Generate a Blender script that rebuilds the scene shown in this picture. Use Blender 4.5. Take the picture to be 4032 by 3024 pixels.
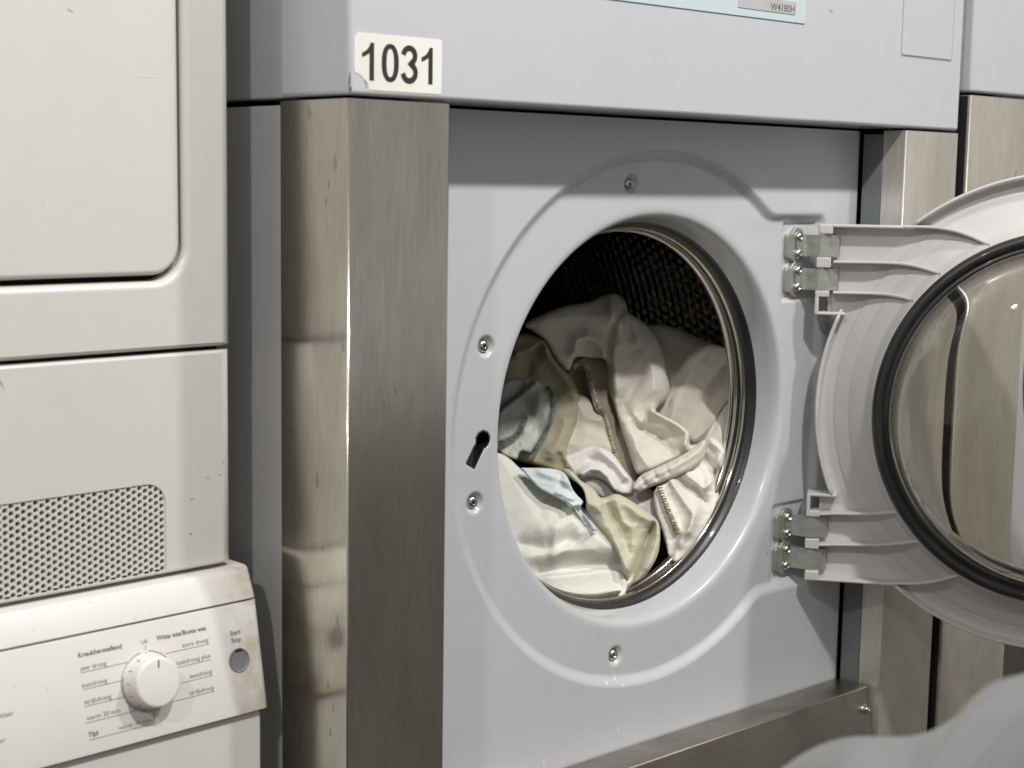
import bpy, bmesh, math, random
import numpy as np
from mathutils import Vector, Matrix
from mathutils.geometry import tessellate_polygon

# ------------------------------------------------------------------ camera, light, exposure
scene = bpy.context.scene
for o in list(bpy.data.objects):
    bpy.data.objects.remove(o)
COL = scene.collection
# pose recovered from the machine's own lines and circles; origin = centre of the drum opening
F = 6147.25
CXY = (2016.0, 1512.0)
CAM = np.array([-1.22794, -1.12540, 0.25436])
ROT = np.array([[0.7433122, -0.6687506, 0.0161110],
                [-0.0745073, -0.1067007, -0.9914956],
                [0.6647824, 0.7357904, -0.1291387]])     # rows: image right, image down, forward
cd = bpy.data.cameras.new('camera')
cam = bpy.data.objects.new('camera', cd)
COL.objects.link(cam)
cd.sensor_width = 36.0
cd.lens = F / 4032 * 36.0
cd.clip_start = 0.02
cd.clip_end = 60
M = Matrix.Identity(4)
for i in range(3):
    M[i][0] = ROT[0][i]
    M[i][1] = -ROT[1][i]
    M[i][2] = -ROT[2][i]
    M[i][3] = CAM[i]
cam.matrix_world = M
cd.dof.use_dof = True
cd.dof.focus_distance = 1.62
cd.dof.aperture_fstop = 7.5
scene.camera = cam
scene.view_settings.view_transform = 'Standard'
scene.view_settings.look = 'None'
scene.view_settings.exposure = -0.05
scene.view_settings.gamma = 1.0

world = bpy.data.worlds.new('World')
scene.world = world
world.use_nodes = True
world.node_tree.nodes['Background'].inputs[0].default_value = (1.0, 0.985, 0.955, 1)
world.node_tree.nodes['Background'].inputs[1].default_value = 0.40

def lamp(loc, power, size, target, col=(1.0, 0.972, 0.925)):
    d = bpy.data.lights.new('ceiling_lamp', 'AREA')
    d.shape = 'DISK'
    d.size = size
    d.energy = power
    d.color = col
    o = bpy.data.objects.new('ceiling_lamp', d)
    COL.objects.link(o)
    o.location = loc
    o.rotation_euler = (Vector(target) - Vector(loc)).to_track_quat('-Z', 'Y').to_euler()
    return o
lamp((-2.90, -1.55, 2.20), 32, 0.14, (-0.5, 0, 0))
lamp((-0.60, -1.72, 2.36), 60, 0.14, (-0.3, 0, 0))
lamp((0.84, -1.72, 2.36), 40, 0.16, (0.3, 0, 0))

FLOOR = -0.78

# ------------------------------------------------------------------ pixel -> place
def rays(px):
    px = np.atleast_2d(np.array(px, float))
    d = np.stack([(px[:, 0] - CXY[0]) / F, (px[:, 1] - CXY[1]) / F, np.ones(len(px))], 1)
    return d @ ROT
def hit_plane(px, p0, n):
    d = rays(px)
    n = np.array(n, float)
    t = ((np.array(p0, float) - CAM) @ n) / (d @ n)
    return CAM + d * t[:, None]
def hitY(px, Y):
    return hit_plane(px, (0, Y, 0), (0, 1, 0))

# ------------------------------------------------------------------ materials
def newmat(name):
    m = bpy.data.materials.new(name)
    m.use_nodes = True
    nt = m.node_tree
    return m, nt, nt.nodes['Principled BSDF']
def L(nt, a, b):
    nt.links.new(a, b)
def ramp(nt, fac, stops):
    r = nt.nodes.new('ShaderNodeValToRGB')
    els = r.color_ramp.elements
    while len(els) < len(stops):
        els.new(0.5)
    for e, (p, c) in zip(els, stops):
        e.position = p
        e.color = (c, c, c, 1) if not hasattr(c, '__len__') else (*c, 1)
    L(nt, fac, r.inputs[0])
    return r
def noise(nt, scale, detail=4, rough=0.55, stretch=(1, 1, 1), dist=0.0):
    tc = nt.nodes.new('ShaderNodeTexCoord')
    mp = nt.nodes.new('ShaderNodeMapping')
    mp.inputs['Scale'].default_value = stretch
    L(nt, tc.outputs['Object'], mp.inputs[0])
    n = nt.nodes.new('ShaderNodeTexNoise')
    n.inputs['Scale'].default_value = scale
    n.inputs['Detail'].default_value = detail
    n.inputs['Roughness'].default_value = rough
    n.inputs['Distortion'].default_value = dist
    L(nt, mp.outputs[0], n.inputs['Vector'])
    return n
def mixc(nt, fac, a, b, mode='MIX'):
    m = nt.nodes.new('ShaderNodeMix')
    m.data_type = 'RGBA'
    m.blend_type = mode
    for idx, v in ((6, a), (7, b)):
        if hasattr(v, 'is_output'):
            L(nt, v, m.inputs[idx])
        else:
            m.inputs[idx].default_value = (*v, 1)
    if hasattr(fac, 'is_output'):
        L(nt, fac, m.inputs[0])
    else:
        m.inputs[0].default_value = fac
    return m.outputs[2]
def bump(nt, b, height, strength, dist=0.001):
    n = nt.nodes.new('ShaderNodeBump')
    n.inputs['Strength'].default_value = strength
    n.inputs['Distance'].default_value = dist
    L(nt, height, n.inputs['Height'])
    L(nt, n.outputs[0], b.inputs['Normal'])

def paint(name, col, rough=0.3, coat=0.35, dirt=(0.45, 0.40, 0.33), dirt_amt=0.25, speck=0.0, coat_rough=0.08):
    m, nt, b = newmat(name)
    n1 = noise(nt, 5, 6, 0.6)
    n2 = noise(nt, 30, 5, 0.65)
    f = ramp(nt, n1.outputs[0], [(0.52, 0.0), (0.80, dirt_amt)])
    c = mixc(nt, f.outputs[0], col, dirt)
    f2 = ramp(nt, n2.outputs[0], [(0.35, 0.978), (0.7, 1.0)])
    c = mixc(nt, 1.0, c, f2.outputs[0], 'MULTIPLY')
    if speck:
        n3 = noise(nt, 170, 2, 0.5)
        f3 = ramp(nt, n3.outputs[0], [(0.70, 0.0), (0.76, speck)])
        c = mixc(nt, f3.outputs[0], c, (0.16, 0.14, 0.12))
    L(nt, c, b.inputs['Base Color'])
    r = ramp(nt, n1.outputs[0], [(0.3, rough * 0.94), (0.75, rough * 1.12)])
    L(nt, r.outputs[0], b.inputs['Roughness'])
    b.inputs['Coat Weight'].default_value = coat
    b.inputs['Coat Roughness'].default_value = coat_rough
    n4 = noise(nt, 420, 2, 0.5)
    bump(nt, b, n4.outputs[0], 0.05, 0.0004)
    return m
def steel(name, col=(0.76, 0.735, 0.67), rough=0.185, aniso=0.0, spots=0.5, stretch=(1, 1, 0.06)):
    m, nt, b = newmat(name)
    b.inputs['Metallic'].default_value = 1.0
    n1 = noise(nt, 9, 6, 0.62, (1, 1, 0.35), 0.4)
    n2 = noise(nt, 420, 3, 0.6, stretch)
    n3 = noise(nt, 60, 4, 0.6, (1, 1, 0.45))
    n5 = noise(nt, 16, 3, 0.5, (1, 1, 0.22))
    f = ramp(nt, n1.outputs[0], [(0.32, (0.70, 0.685, 0.66)), (0.68, (1.0, 1.0, 1.0))])
    c = mixc(nt, 1.0, col, f.outputs[0], 'MULTIPLY')
    fb = ramp(nt, n2.outputs[0], [(0.30, 0.86), (0.70, 1.0)])
    c = mixc(nt, 1.0, c, fb.outputs[0], 'MULTIPLY')
    g = ramp(nt, n3.outputs[0], [(0.66, 0.0), (0.72, spots)])
    gate = ramp(nt, n5.outputs[0], [(0.50, 0.0), (0.62, 1.0)])
    mm = nt.nodes.new('ShaderNodeMath')
    mm.operation = 'MULTIPLY'
    L(nt, g.outputs[0], mm.inputs[0])
    L(nt, gate.outputs[0], mm.inputs[1])
    c = mixc(nt, mm.outputs[0], c, (0.26, 0.235, 0.20))
    L(nt, c, b.inputs['Base Color'])
    r = ramp(nt, n1.outputs[0], [(0.3, rough * 1.25), (0.7, rough * 0.85)])
    L(nt, r.outputs[0], b.inputs['Roughness'])
    b.inputs['Anisotropic'].default_value = aniso
    bump(nt, b, n2.outputs[0], 0.10, 0.0003)
    return m
def plain(name, col, rough=0.5, metal=0.0, coat=0.0, var=0.12, scale=30):
    m, nt, b = newmat(name)
    n1 = noise(nt, scale, 4, 0.6)
    f = ramp(nt, n1.outputs[0], [(0.3, 1 - var), (0.7, 1.0)])
    c = mixc(nt, 1.0, col, f.outputs[0], 'MULTIPLY')
    L(nt, c, b.inputs['Base Color'])
    b.inputs['Roughness'].default_value = rough
    b.inputs['Metallic'].default_value = metal
    b.inputs['Coat Weight'].default_value = coat
    return m
def fabric(name, col, sheen=0.25, rough=0.85, var=0.10, weave=1500, spec=0.3):
    m, nt, b = newmat(name)
    n1 = noise(nt, 14, 5, 0.6)
    f = ramp(nt, n1.outputs[0], [(0.3, 1 - var), (0.7, 1.0)])
    c = mixc(nt, 1.0, col, f.outputs[0], 'MULTIPLY')
    L(nt, c, b.inputs['Base Color'])
    b.inputs['Roughness'].default_value = rough
    b.inputs['Sheen Weight'].default_value = sheen
    b.inputs['Specular IOR Level'].default_value = spec
    n2 = noise(nt, 90, 6, 0.7, (1, 1, 1), 0.6)
    n3 = noise(nt, 32, 4, 0.55, (1, 1.6, 0.7), 1.2)
    rd = ramp(nt, n3.outputs[0], [(0.40, 0.0), (0.50, 1.0), (0.60, 0.0)])
    mh = nt.nodes.new('ShaderNodeMath')
    mh.operation = 'MULTIPLY_ADD'
    L(nt, rd.outputs[0], mh.inputs[0])
    mh.inputs[1].default_value = 0.35
    L(nt, n2.outputs[0], mh.inputs[2])
    bump(nt, b, mh.outputs[0], 0.22, 0.0014)
    return m

MAT = {}
MAT['paint'] = paint('grey_enamel', (0.530, 0.540, 0.578), 0.26, 0.5, dirt_amt=0.10)
MAT['paint_side'] = paint('grey_side_enamel', (0.48, 0.475, 0.485), 0.38, 0.2, dirt_amt=0.15)
MAT['strip'] = paint('blue_grey_enamel', (0.17, 0.185, 0.195), 0.35, 0.2, dirt_amt=0.15)
MAT['steel'] = steel('brushed_steel')
MAT['steel_hazy_lit'] = steel('limescaled_lit_steel', (0.82, 0.795, 0.71), 0.36, 0.2, 0.5)  # limescale haze, with a bright reflection painted in as paler, more matte steel
MAT['steel_hazy_lit'].node_tree.nodes['Principled BSDF'].inputs['Metallic'].default_value = 0.60
MAT['steel_dark'] = steel('worn_brushed_steel', (0.50, 0.47, 0.42), 0.34, 0.5, 0.5, (0.06, 1, 1))
MAT['chrome'] = steel('polished_steel', (0.70, 0.675, 0.62), 0.13, 0.0, 0.1)
MAT['zinc'] = plain('zinc_plate', (0.52, 0.53, 0.485), 0.50, 0.75, 0, 0.30, 90)
MAT['screw'] = plain('screw_steel', (0.60, 0.58, 0.54), 0.22, 1.0, 0, 0.3, 200)
MAT['rubber'] = plain('black_rubber', (0.022, 0.022, 0.026), 0.38, 0, 0.15, 0.3)
MAT['black'] = plain('black_plastic', (0.012, 0.012, 0.013), 0.4)
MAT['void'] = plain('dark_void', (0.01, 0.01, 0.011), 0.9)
MAT['drum'] = plain('drum_steel', (0.22, 0.208, 0.198), 0.25, 1.0, 0, 0.3)
MAT['dryer'] = paint('cream_enamel', (0.630, 0.623, 0.588), 0.33, 0.3, (0.45, 0.41, 0.32), 0.12, 0.0, 0.15)
MAT['dryer_low'] = paint('white_plastic', (0.68, 0.675, 0.645), 0.42, 0.1, (0.40, 0.35, 0.27), 0.22, 0.22)
def grime(m, x_in, x_out, col, amt):
    """worn brown dirt that gathers towards one end of the part"""
    nt = m.node_tree
    b = nt.nodes['Principled BSDF']
    src = b.inputs['Base Color'].links[0].from_socket
    tc = nt.nodes.new('ShaderNodeTexCoord')
    sp = nt.nodes.new('ShaderNodeSeparateXYZ')
    L(nt, tc.outputs['Object'], sp.inputs[0])
    mr = nt.nodes.new('ShaderNodeMapRange')
    for i, v in ((1, x_in), (2, x_out), (3, 0.0), (4, 1.0)):
        mr.inputs[i].default_value = v
    L(nt, sp.outputs[0], mr.inputs[0])
    n = noise(nt, 26, 5, 0.65)
    r = ramp(nt, n.outputs[0], [(0.38, 0.0), (0.66, amt)])
    mm = nt.nodes.new('ShaderNodeMath')
    mm.operation = 'MULTIPLY'
    L(nt, mr.outputs[0], mm.inputs[0])
    L(nt, r.outputs[0], mm.inputs[1])
    L(nt, mixc(nt, mm.outputs[0], src, col), b.inputs['Base Color'])
grime(MAT['dryer_low'], -0.530, -0.490, (0.34, 0.25, 0.15), 0.75)
MAT['dryer_body'] = paint('white_enamel', (0.66, 0.655, 0.625), 0.35, 0.25, dirt_amt=0.08)
MAT['door_plastic'] = paint('grey_plastic', (0.56, 0.545, 0.54), 0.42, 0.1, (0.30, 0.26, 0.22), 0.28, 0.15)
MAT['knob'] = plain('white_knob', (0.74, 0.73, 0.69), 0.4, 0, 0.1, 0.06)
MAT['button'] = plain('grey_button', (0.20, 0.205, 0.21), 0.4, 0, 0.1)
MAT['print'] = plain('grey_print', (0.30, 0.31, 0.32), 0.7)
MAT['print_dark'] = plain('dark_print', (0.15, 0.155, 0.16), 0.7)
MAT['print_red'] = plain('red_print', (0.30, 0.11, 0.11), 0.7)
MAT['ink'] = plain('black_ink', (0.025, 0.025, 0.025), 0.55)
MAT['paper'] = paint('sticker_paper', (0.80, 0.80, 0.755), 0.5, 0.1, (0.55, 0.52, 0.44), 0.35)
MAT['display'] = paint('pale_blue_foil', (0.55, 0.635, 0.68), 0.2, 0.5, dirt_amt=0.1)
MAT['badge'] = plain('silver_badge', (0.60, 0.61, 0.62), 0.35, 0.3)
MAT['scuff_pale'] = plain('scuff_pale_grey', (0.40, 0.39, 0.38), 0.6)
MAT['scuff'] = plain('scuff_grey', (0.26, 0.25, 0.23), 0.6)
MAT['scale'] = plain('white_residue', (0.80, 0.80, 0.78), 0.6)
MAT['stain'] = steel('stained_steel', (0.60, 0.57, 0.49), 0.22, 0.0, 0.0)
MAT['floor'] = plain('brown_tile', (0.068, 0.058, 0.050), 0.35, 0, 0.0, 0.35, 3)
MAT['wall'] = plain('wall_plaster', (0.35, 0.34, 0.32), 0.8)
m, nt, b = newmat('door_glass')
b.inputs['Base Color'].default_value = (0.90, 0.885, 0.83, 1)
b.inputs['Transmission Weight'].default_value = 1.0
b.inputs['Roughness'].default_value = 0.012
b.inputs['IOR'].default_value = 1.47
n1 = noise(nt, 14, 5, 0.6)
r_ = ramp(nt, n1.outputs[0], [(0.45, 0.008), (0.75, 0.07)])
L(nt, r_.outputs[0], b.inputs['Roughness'])
MAT['glass'] = m

# ------------------------------------------------------------------ object helpers
def tag(o, label=None, cat=None, group=None, kind=None):
    for k, v in (('label', label), ('category', cat), ('group', group), ('kind', kind)):
        if v:
            o[k] = v
    return o
def thing(name, loc, label, cat, group=None):
    o = bpy.data.objects.new(name, None)
    COL.objects.link(o)
    o.location = loc
    o.empty_display_size = 0.05
    bpy.context.view_layer.update()
    return tag(o, label, cat, group)
def attach(o, parent):
    if parent is not None:
        o.parent = parent
        o.matrix_parent_inverse = parent.matrix_world.inverted()
        bpy.context.view_layer.update()
def mk(name, verts, faces, mat, parent=None, smooth=False, mw=None):
    me = bpy.data.meshes.new(name)
    me.from_pydata([tuple(v) for v in verts], [], [tuple(f) for f in faces])
    me.materials.append(MAT[mat])
    if smooth is True:
        me.polygons.foreach_set('use_smooth', [True] * len(me.polygons))
    elif smooth is not False:
        me.polygons.foreach_set('use_smooth', list(smooth))
    me.update()
    return link(name, me, parent, mw)
def link(name, me, parent=None, mw=None):
    o = bpy.data.objects.new(name, me)
    COL.objects.link(o)
    if mw is not None:
        o.matrix_world = mw
    attach(o, parent)
    return o
def recalc(me):
    bm = bmesh.new()
    bm.from_mesh(me)
    bmesh.ops.recalc_face_normals(bm, faces=bm.faces)
    bm.to_mesh(me)
    bm.free()
def frame(o, x, y, z):
    m = Matrix.Identity(4)
    for i in range(3):
        m[i][0], m[i][1], m[i][2], m[i][3] = x[i], y[i], z[i], o[i]
    return m
def front(x, y, z):
    """local x -> right, local y -> up, local z -> out of a machine front"""
    return frame((x, y, z), (1, 0, 0), (0, 0, 1), (0, -1, 0))
def boxmesh(name, lo, hi, mat, parent=None, bev=0.0, mw=None, seg=3):
    bm = bmesh.new()
    bmesh.ops.create_cube(bm, size=1.0)
    for v in bm.verts:
        for i in range(3):
            v.co[i] = lo[i] if v.co[i] < 0 else hi[i]
    if bev:
        bmesh.ops.bevel(bm, geom=bm.edges[:], offset=bev, segments=seg, profile=0.5, affect='EDGES')
    me = bpy.data.meshes.new(name)
    bm.to_mesh(me)
    bm.free()
    me.materials.append(MAT[mat])
    if bev:
        me.polygons.foreach_set('use_smooth', [p.area < 4 * bev * max(hi[i] - lo[i] for i in range(3)) and len(p.vertices) >= 3 and max(abs(c) for c in p.normal) < 0.999 for p in me.polygons])
    return link(name, me, parent, mw)
def rrect(x0, x1, y0, y1, r, n=6):
    rs = r if hasattr(r, '__len__') else (r,) * 4          # tr, tl, bl, br
    pts = []
    for (cx, cy, a0, rr) in ((x1, y1, 0, rs[0]), (x0, y1, 90, rs[1]), (x0, y0, 180, rs[2]), (x1, y0, 270, rs[3])):
        sx = -1 if cx == x1 else 1
        sy = -1 if cy == y1 else 1
        for k in range(n + 1):
            a = math.radians(a0 + 90 * k / n)
            pts.append((cx + sx * rr + rr * math.cos(a), cy + sy * rr + rr * math.sin(a)))
    return pts
def offset_loop(loop, d):
    """positive d moves a counter-clockwise loop inward"""
    p = np.array(loop, float)
    nx = np.roll(p, -1, 0) - p
    pv = p - np.roll(p, 1, 0)
    def nrm(v):
        l = np.linalg.norm(v, axis=1, keepdims=True)
        return v / np.maximum(l, 1e-9)
    a, b_ = nrm(pv), nrm(nx)
    na = np.stack([-a[:, 1], a[:, 0]], 1)
    nb = np.stack([-b_[:, 1], b_[:, 0]], 1)
    n = nrm(na + nb)
    c = np.maximum((n * na).sum(1), 0.35)
    dd = np.array(d) if hasattr(d, '__len__') else np.full(len(p), d)
    return p + n * (dd / c)[:, None]
def panel(name, outer, holes, mat, parent, mw, r=0.002, rh=0.002, depth=0.01, steps=4, hdepth=None):
    """flat sheet with rounded rim; local z = 0 is the visible face; outer ccw, holes ccw"""
    loops = [offset_loop(outer, r)] + [offset_loop(h, -(rh if rh else 1e-6)) for h in holes]
    flat = [[Vector((x, y, 0)) for x, y in lp] for lp in loops]
    tris = tessellate_polygon(flat)
    verts = [v for lp in flat for v in lp]
    faces, sm = [], []
    for t in tris:
        a, b_, c = (verts[i] for i in t)
        if ((b_ - a).cross(c - a)).z < 0:
            t = (t[0], t[2], t[1])
        faces.append(tuple(t))
        sm.append(False)
    base = 0
    for li, lp in enumerate(loops):
        n = len(lp)
        rr = r if li == 0 else rh
        dp = depth if li == 0 else (hdepth or depth)
        prev = list(range(base, base + n))
        rmax = np.max(rr) if hasattr(rr, '__len__') else rr
        for k in range(1, steps + 2):
            if k <= steps:
                a = math.pi / 2 * k / steps
                sh, z = math.sin(a), -(1 - math.cos(a))
                if rmax < 1e-5:
                    continue
                ring = offset_loop(lp, (-np.array(rr) if li == 0 else np.array(rr)) * sh)
                zz = np.broadcast_to(np.array(rr) * z, (n,))
            else:
                ring = offset_loop(lp, (-np.array(rr) if li == 0 else np.array(rr)))
                zz = np.full(n, -dp)
            ids = []
            for (x, y), z_ in zip(ring, zz):
                ids.append(len(verts))
                verts.append(Vector((x, y, z_)))
            for j in range(n):
                q = (prev[j], ids[j], ids[(j + 1) % n], prev[(j + 1) % n])
                faces.append(q if li == 0 else q[::-1])
                sm.append(k <= steps)
            prev = ids
        base += n
    return mk(name, verts, faces, mat, parent, sm, mw)
def lathe(name, prof, mat, parent, mw, seg=128, smooth=True, a0=0.0, a1=2 * math.pi, close=False):
    """prof: (radius, height); local z is the axis"""
    full = abs(a1 - a0 - 2 * math.pi) < 1e-6
    na = seg if full else seg + 1
    verts, faces = [], []
    for (r, h) in prof:
        for k in range(na):
            a = a0 + (a1 - a0) * k / seg
            verts.append((r * math.cos(a), r * math.sin(a), h))
    np_ = len(prof)
    rng = range(np_) if close else range(np_ - 1)
    for i in rng:
        for k in range(seg):
            k2 = (k + 1) % na
            i2 = (i + 1) % np_
            faces.append((i * na + k, i * na + k2, i2 * na + k2, i2 * na + k))
    o = mk(name, verts, faces, mat, parent, smooth, mw)
    return o
def tube(name, pts, rad, mat, parent, seg=8, mw=None, flat=None):
    pts = [Vector(p) for p in pts]
    verts, faces = [], []
    up = Vector((0, 0, 1))
    for i, p in enumerate(pts):
        t = (pts[min(i + 1, len(pts) - 1)] - pts[max(i - 1, 0)]).normalized()
        s = t.cross(up)
        s = s.normalized() if s.length > 1e-4 else t.cross(Vector((1, 0, 0))).normalized()
        w = s.cross(t).normalized()
        rr = rad[i] if hasattr(rad, '__len__') else rad
        for k in range(seg):
            a = 2 * math.pi * k / seg
            verts.append(p + s * (rr * math.cos(a)) + w * (rr * math.sin(a)))
    for i in range(len(pts) - 1):
        for k in range(seg):
            faces.append((i * seg + k, i * seg + (k + 1) % seg, (i + 1) * seg + (k + 1) % seg, (i + 1) * seg + k))
    faces.append(tuple(range(seg))[::-1])
    faces.append(tuple((len(pts) - 1) * seg + k for k in range(seg)))
    return mk(name, verts, faces, mat, parent, True, mw)
def text(name, body, mat, parent, mw, x0, x1, base, height=None, bold=0.0, align='L'):
    """lettering scaled to run from x0 to x1; height = letter height of a capital"""
    c = bpy.data.curves.new(name, 'FONT')
    c.body = body
    c.size = 1.0
    c.offset = bold
    c.resolution_u = 4
    o = bpy.data.objects.new(name, c)
    COL.objects.link(o)
    dg = bpy.context.evaluated_depsgraph_get()
    me = bpy.data.meshes.new_from_object(o.evaluated_get(dg))
    bpy.data.objects.remove(o)
    bpy.data.curves.remove(c)
    n = len(me.vertices)
    co = np.empty(n * 3)
    me.vertices.foreach_get('co', co)
    co = co.reshape(-1, 3)
    sx = (x1 - x0) / (co[:, 0].max() - co[:, 0].min())
    sy = (height / 0.729) if height else sx
    co[:, 0] = (co[:, 0] - co[:, 0].min()) * sx + x0
    co[:, 1] = co[:, 1] * sy + base
    co[:, 2] = 0
    me.vertices.foreach_set('co', co.ravel())
    me.materials.clear()
    me.materials.append(MAT[mat])
    me.name = name
    me.update()
    return link(name, me, parent, mw)
_screw = {}
def screw(name, loc, normal, r, parent, mat='screw', h=None):
    """pan-head screw with a six-lobed socket"""
    key = (round(r, 5), mat)
    if key not in _screw:
        bm = bmesh.new()
        hh = h or r * 0.62
        prof = [(1.0, 0.0), (0.99, 0.25), (0.90, 0.55), (0.72, 0.80), (0.55, 0.93), (0.42, 1.0)]
        seg = 24
        rings = []
        for (pr, ph) in prof:
            rings.append([bm.verts.new((r * pr * math.cos(2 * math.pi * k / seg), r * pr * math.sin(2 * math.pi * k / seg), hh * ph)) for k in range(seg)])
        star = lambda k: r * (0.36 + 0.07 * math.cos(6 * 2 * math.pi * k / seg))
        rings.append([bm.verts.new((star(k) * math.cos(2 * math.pi * k / seg), star(k) * math.sin(2 * math.pi * k / seg), hh * 1.0)) for k in range(seg)])
        rings.append([bm.verts.new((star(k) * math.cos(2 * math.pi * k / seg), star(k) * math.sin(2 * math.pi * k / seg), hh * 0.25)) for k in range(seg)])
        for a, b_ in zip(rings, rings[1:]):
            for k in range(seg):
                f = bm.faces.new((a[k], a[(k + 1) % seg], b_[(k + 1) % seg], b_[k]))
                f.smooth = True
        f = bm.faces.new(rings[-1])
        f.material_index = 1
        me = bpy.data.meshes.new('screw')
        bm.to_mesh(me)
        bm.free()
        me.materials.append(MAT[mat])
        me.materials.append(MAT['void'])
        _screw[key] = me
    nv = Vector(normal).normalized()
    mw = Matrix.Translation(loc) @ nv.to_track_quat('Z', 'Y').to_matrix().to_4x4() @ Matrix.Rotation(random.random() * 3, 4, 'Z')
    return link(name, _screw[key], parent, mw)

random.seed(4)
np.random.seed(4)

# ------------------------------------------------------------------ setting
tag(mk('floor', [(-5, -4.6, FLOOR), (6, -4.6, FLOOR), (6, 1.4, FLOOR), (-5, 1.4, FLOOR)], [(0, 1, 2, 3)], 'floor'), kind='structure')
tag(boxmesh('back_wall', (-3, 1.25, FLOOR), (4, 1.4, 1.3), 'wall'), kind='structure')

# ------------------------------------------------------------------ washing machine 1031
PF = 0.0625                       # how far the posts stand in front of the door panel
XW = 0.4548
W = thing('washing_machine', (0, 0.4, FLOOR), 'grey front-loading washing machine numbered 1031 with open round door', 'washing machine', 'front-loading washing machines')
ZT = 0.62
# cabinet behind the front
def hollow(name, lo, hi, t, mat, parent):
    """sheet-metal case, open at the front"""
    vs, fs = [], []
    for (a, b_) in ((lo, (lo[0] + t, hi[1], hi[2])), ((hi[0] - t, lo[1], lo[2]), hi), ((lo[0] + t, hi[1] - t, lo[2]), (hi[0] - t, hi[1], hi[2])),
                    ((lo[0] + t, lo[1], lo[2]), (hi[0] - t, hi[1] - t, lo[2] + t)), ((lo[0] + t, lo[1], hi[2] - t), (hi[0] - t, hi[1] - t, hi[2]))):
        k = len(vs)
        vs += [(x, y, z) for z in (a[2], b_[2]) for y in (a[1], b_[1]) for x in (a[0], b_[0])]
        fs += [tuple(k + i for i in f) for f in ((0, 2, 3, 1), (4, 5, 7, 6), (0, 1, 5, 4), (2, 6, 7, 3), (0, 4, 6, 2), (1, 3, 7, 5))]
    return mk(name, vs, fs, mat, parent)
hollow('cabinet', (-XW + 0.0025, 0.040, FLOOR + 0.03), (XW - 0.0025, 0.90, 0.3165), 0.004, 'paint_side', W)
boxmesh('plinth', (-XW + 0.02, 0.0, FLOOR), (XW - 0.02, 0.86, FLOOR + 0.03), 'black', W)

# control box across the top
CB = boxmesh('control_box', (-XW, -PF, 0.3225), (XW, 0.0385, ZT), 'paint', W, 0.004)
boxmesh('top_cabinet', (-XW + 0.0025, 0.0392, 0.3225), (XW - 0.0025, 0.90, ZT - 0.002), 'paint_side', W, 0.002)
# pale blue display foil, badge and hatch on the control box
DP = panel('display_panel', rrect(-0.31, 0.147, 0.4258, 0.545, 0.003), [], 'display', CB, front(0, -PF - 0.0012, 0), 0.0005, 0, 0.002)
BD = panel('model_badge', rrect(0.0345, 0.1285, 0.4338, 0.4475, 0.001), [], 'badge', CB, front(0, -PF - 0.0019, 0), 0.0003, 0, 0.0008)
text('badge_text', 'W4180H', 'print_dark', CB, front(0, -PF - 0.00205, 0), 0.0860, 0.1262, 0.4357, 0.0078, 0.012)
panel('service_hatch', rrect(0.328, 0.4312, 0.4050, 0.56, 0.003), [], 'paint', CB, front(0, -PF - 0.0010, 0), 0.0012, 0, 0.0015)
gl = [rrect(0.3268, 0.4324, 0.4037, 0.561, 0.004), rrect(0.3283, 0.4309, 0.4053, 0.5598, 0.003)]
panel('hatch_gap', gl[0], [gl[1]], 'print', CB, front(0, -PF - 0.0002, 0), 0, 0, 0.0003)
# number sticker, its lower left corner torn away
so = [(-0.3565, 0.3735), (-0.3572, 0.3738), (-0.4462, 0.3738), (-0.4464, 0.3722), (-0.4478, 0.3716), (-0.4480, 0.3702), (-0.4490, 0.3695),
      (-0.4490, 0.3432), (-0.4484, 0.3412), (-0.4470, 0.3408), (-0.4452, 0.3398), (-0.4436, 0.3400), (-0.4422, 0.3384), (-0.4405, 0.3376),
      (-0.4392, 0.3360), (-0.4374, 0.3352), (-0.4362, 0.3334), (-0.4348, 0.3326), (-0.4343, 0.3312), (-0.4343, 0.3274), (-0.3575, 0.3274), (-0.3560, 0.3280), (-0.3557, 0.3290), (-0.3557, 0.3724)]
ST = panel('number_sticker', so, [], 'paper', CB, front(0, -PF - 0.0004, 0), 0, 0, 0.0003)
tag(ST, 'white torn sticker with number 1031')
def one(x0, x1, z0, z1):
    w, h = x1 - x0, z1 - z0
    q = [(0.62, 0), (1.0, 0), (1.0, 1.0), (0.72, 1.0), (0.60, 0.90), (0.40, 0.80), (0.0, 0.715), (0.0, 0.60), (0.30, 0.645), (0.62, 0.72)]
    return [(x0 + w * a, z0 + h * b_) for a, b_ in q][::1]
def stroke(pts, hw):
    p = np.array(pts)
    d = np.gradient(p, axis=0)
    d /= np.linalg.norm(d, axis=1, keepdims=True)
    n_ = np.stack([-d[:, 1], d[:, 0]], 1) * np.array(hw)[:, None]
    return [tuple(v) for v in np.concatenate([p - n_, (p + n_)[::-1]])]
def oval(cx_, cz_, rx, rz, n_=40, e=2.3):
    out = []
    for k in range(n_):
        a = 2 * math.pi * k / n_
        c_, s_ = math.cos(a), math.sin(a)
        out.append((cx_ + rx * math.copysign(abs(c_) ** (2 / e), c_), cz_ + rz * math.copysign(abs(s_) ** (2 / e), s_)))
    return out
Z0, Z1 = 0.3352, 0.3662
DGF = front(0, -PF - 0.00062, 0)
panel('digit', one(-0.4412, -0.4288, Z0, Z1), [], 'ink', CB, DGF, 0, 0, 0.0001)
zc, hz_ = (Z0 + Z1) / 2, (Z1 - Z0) / 2
panel('digit', oval(-0.4118, zc, 0.0090, hz_ * 1.02), [oval(-0.4118, zc, 0.0040, hz_ * 0.76)], 'ink', CB, DGF, 0, 0, 0.0001)
c3 = -0.3915
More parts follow.
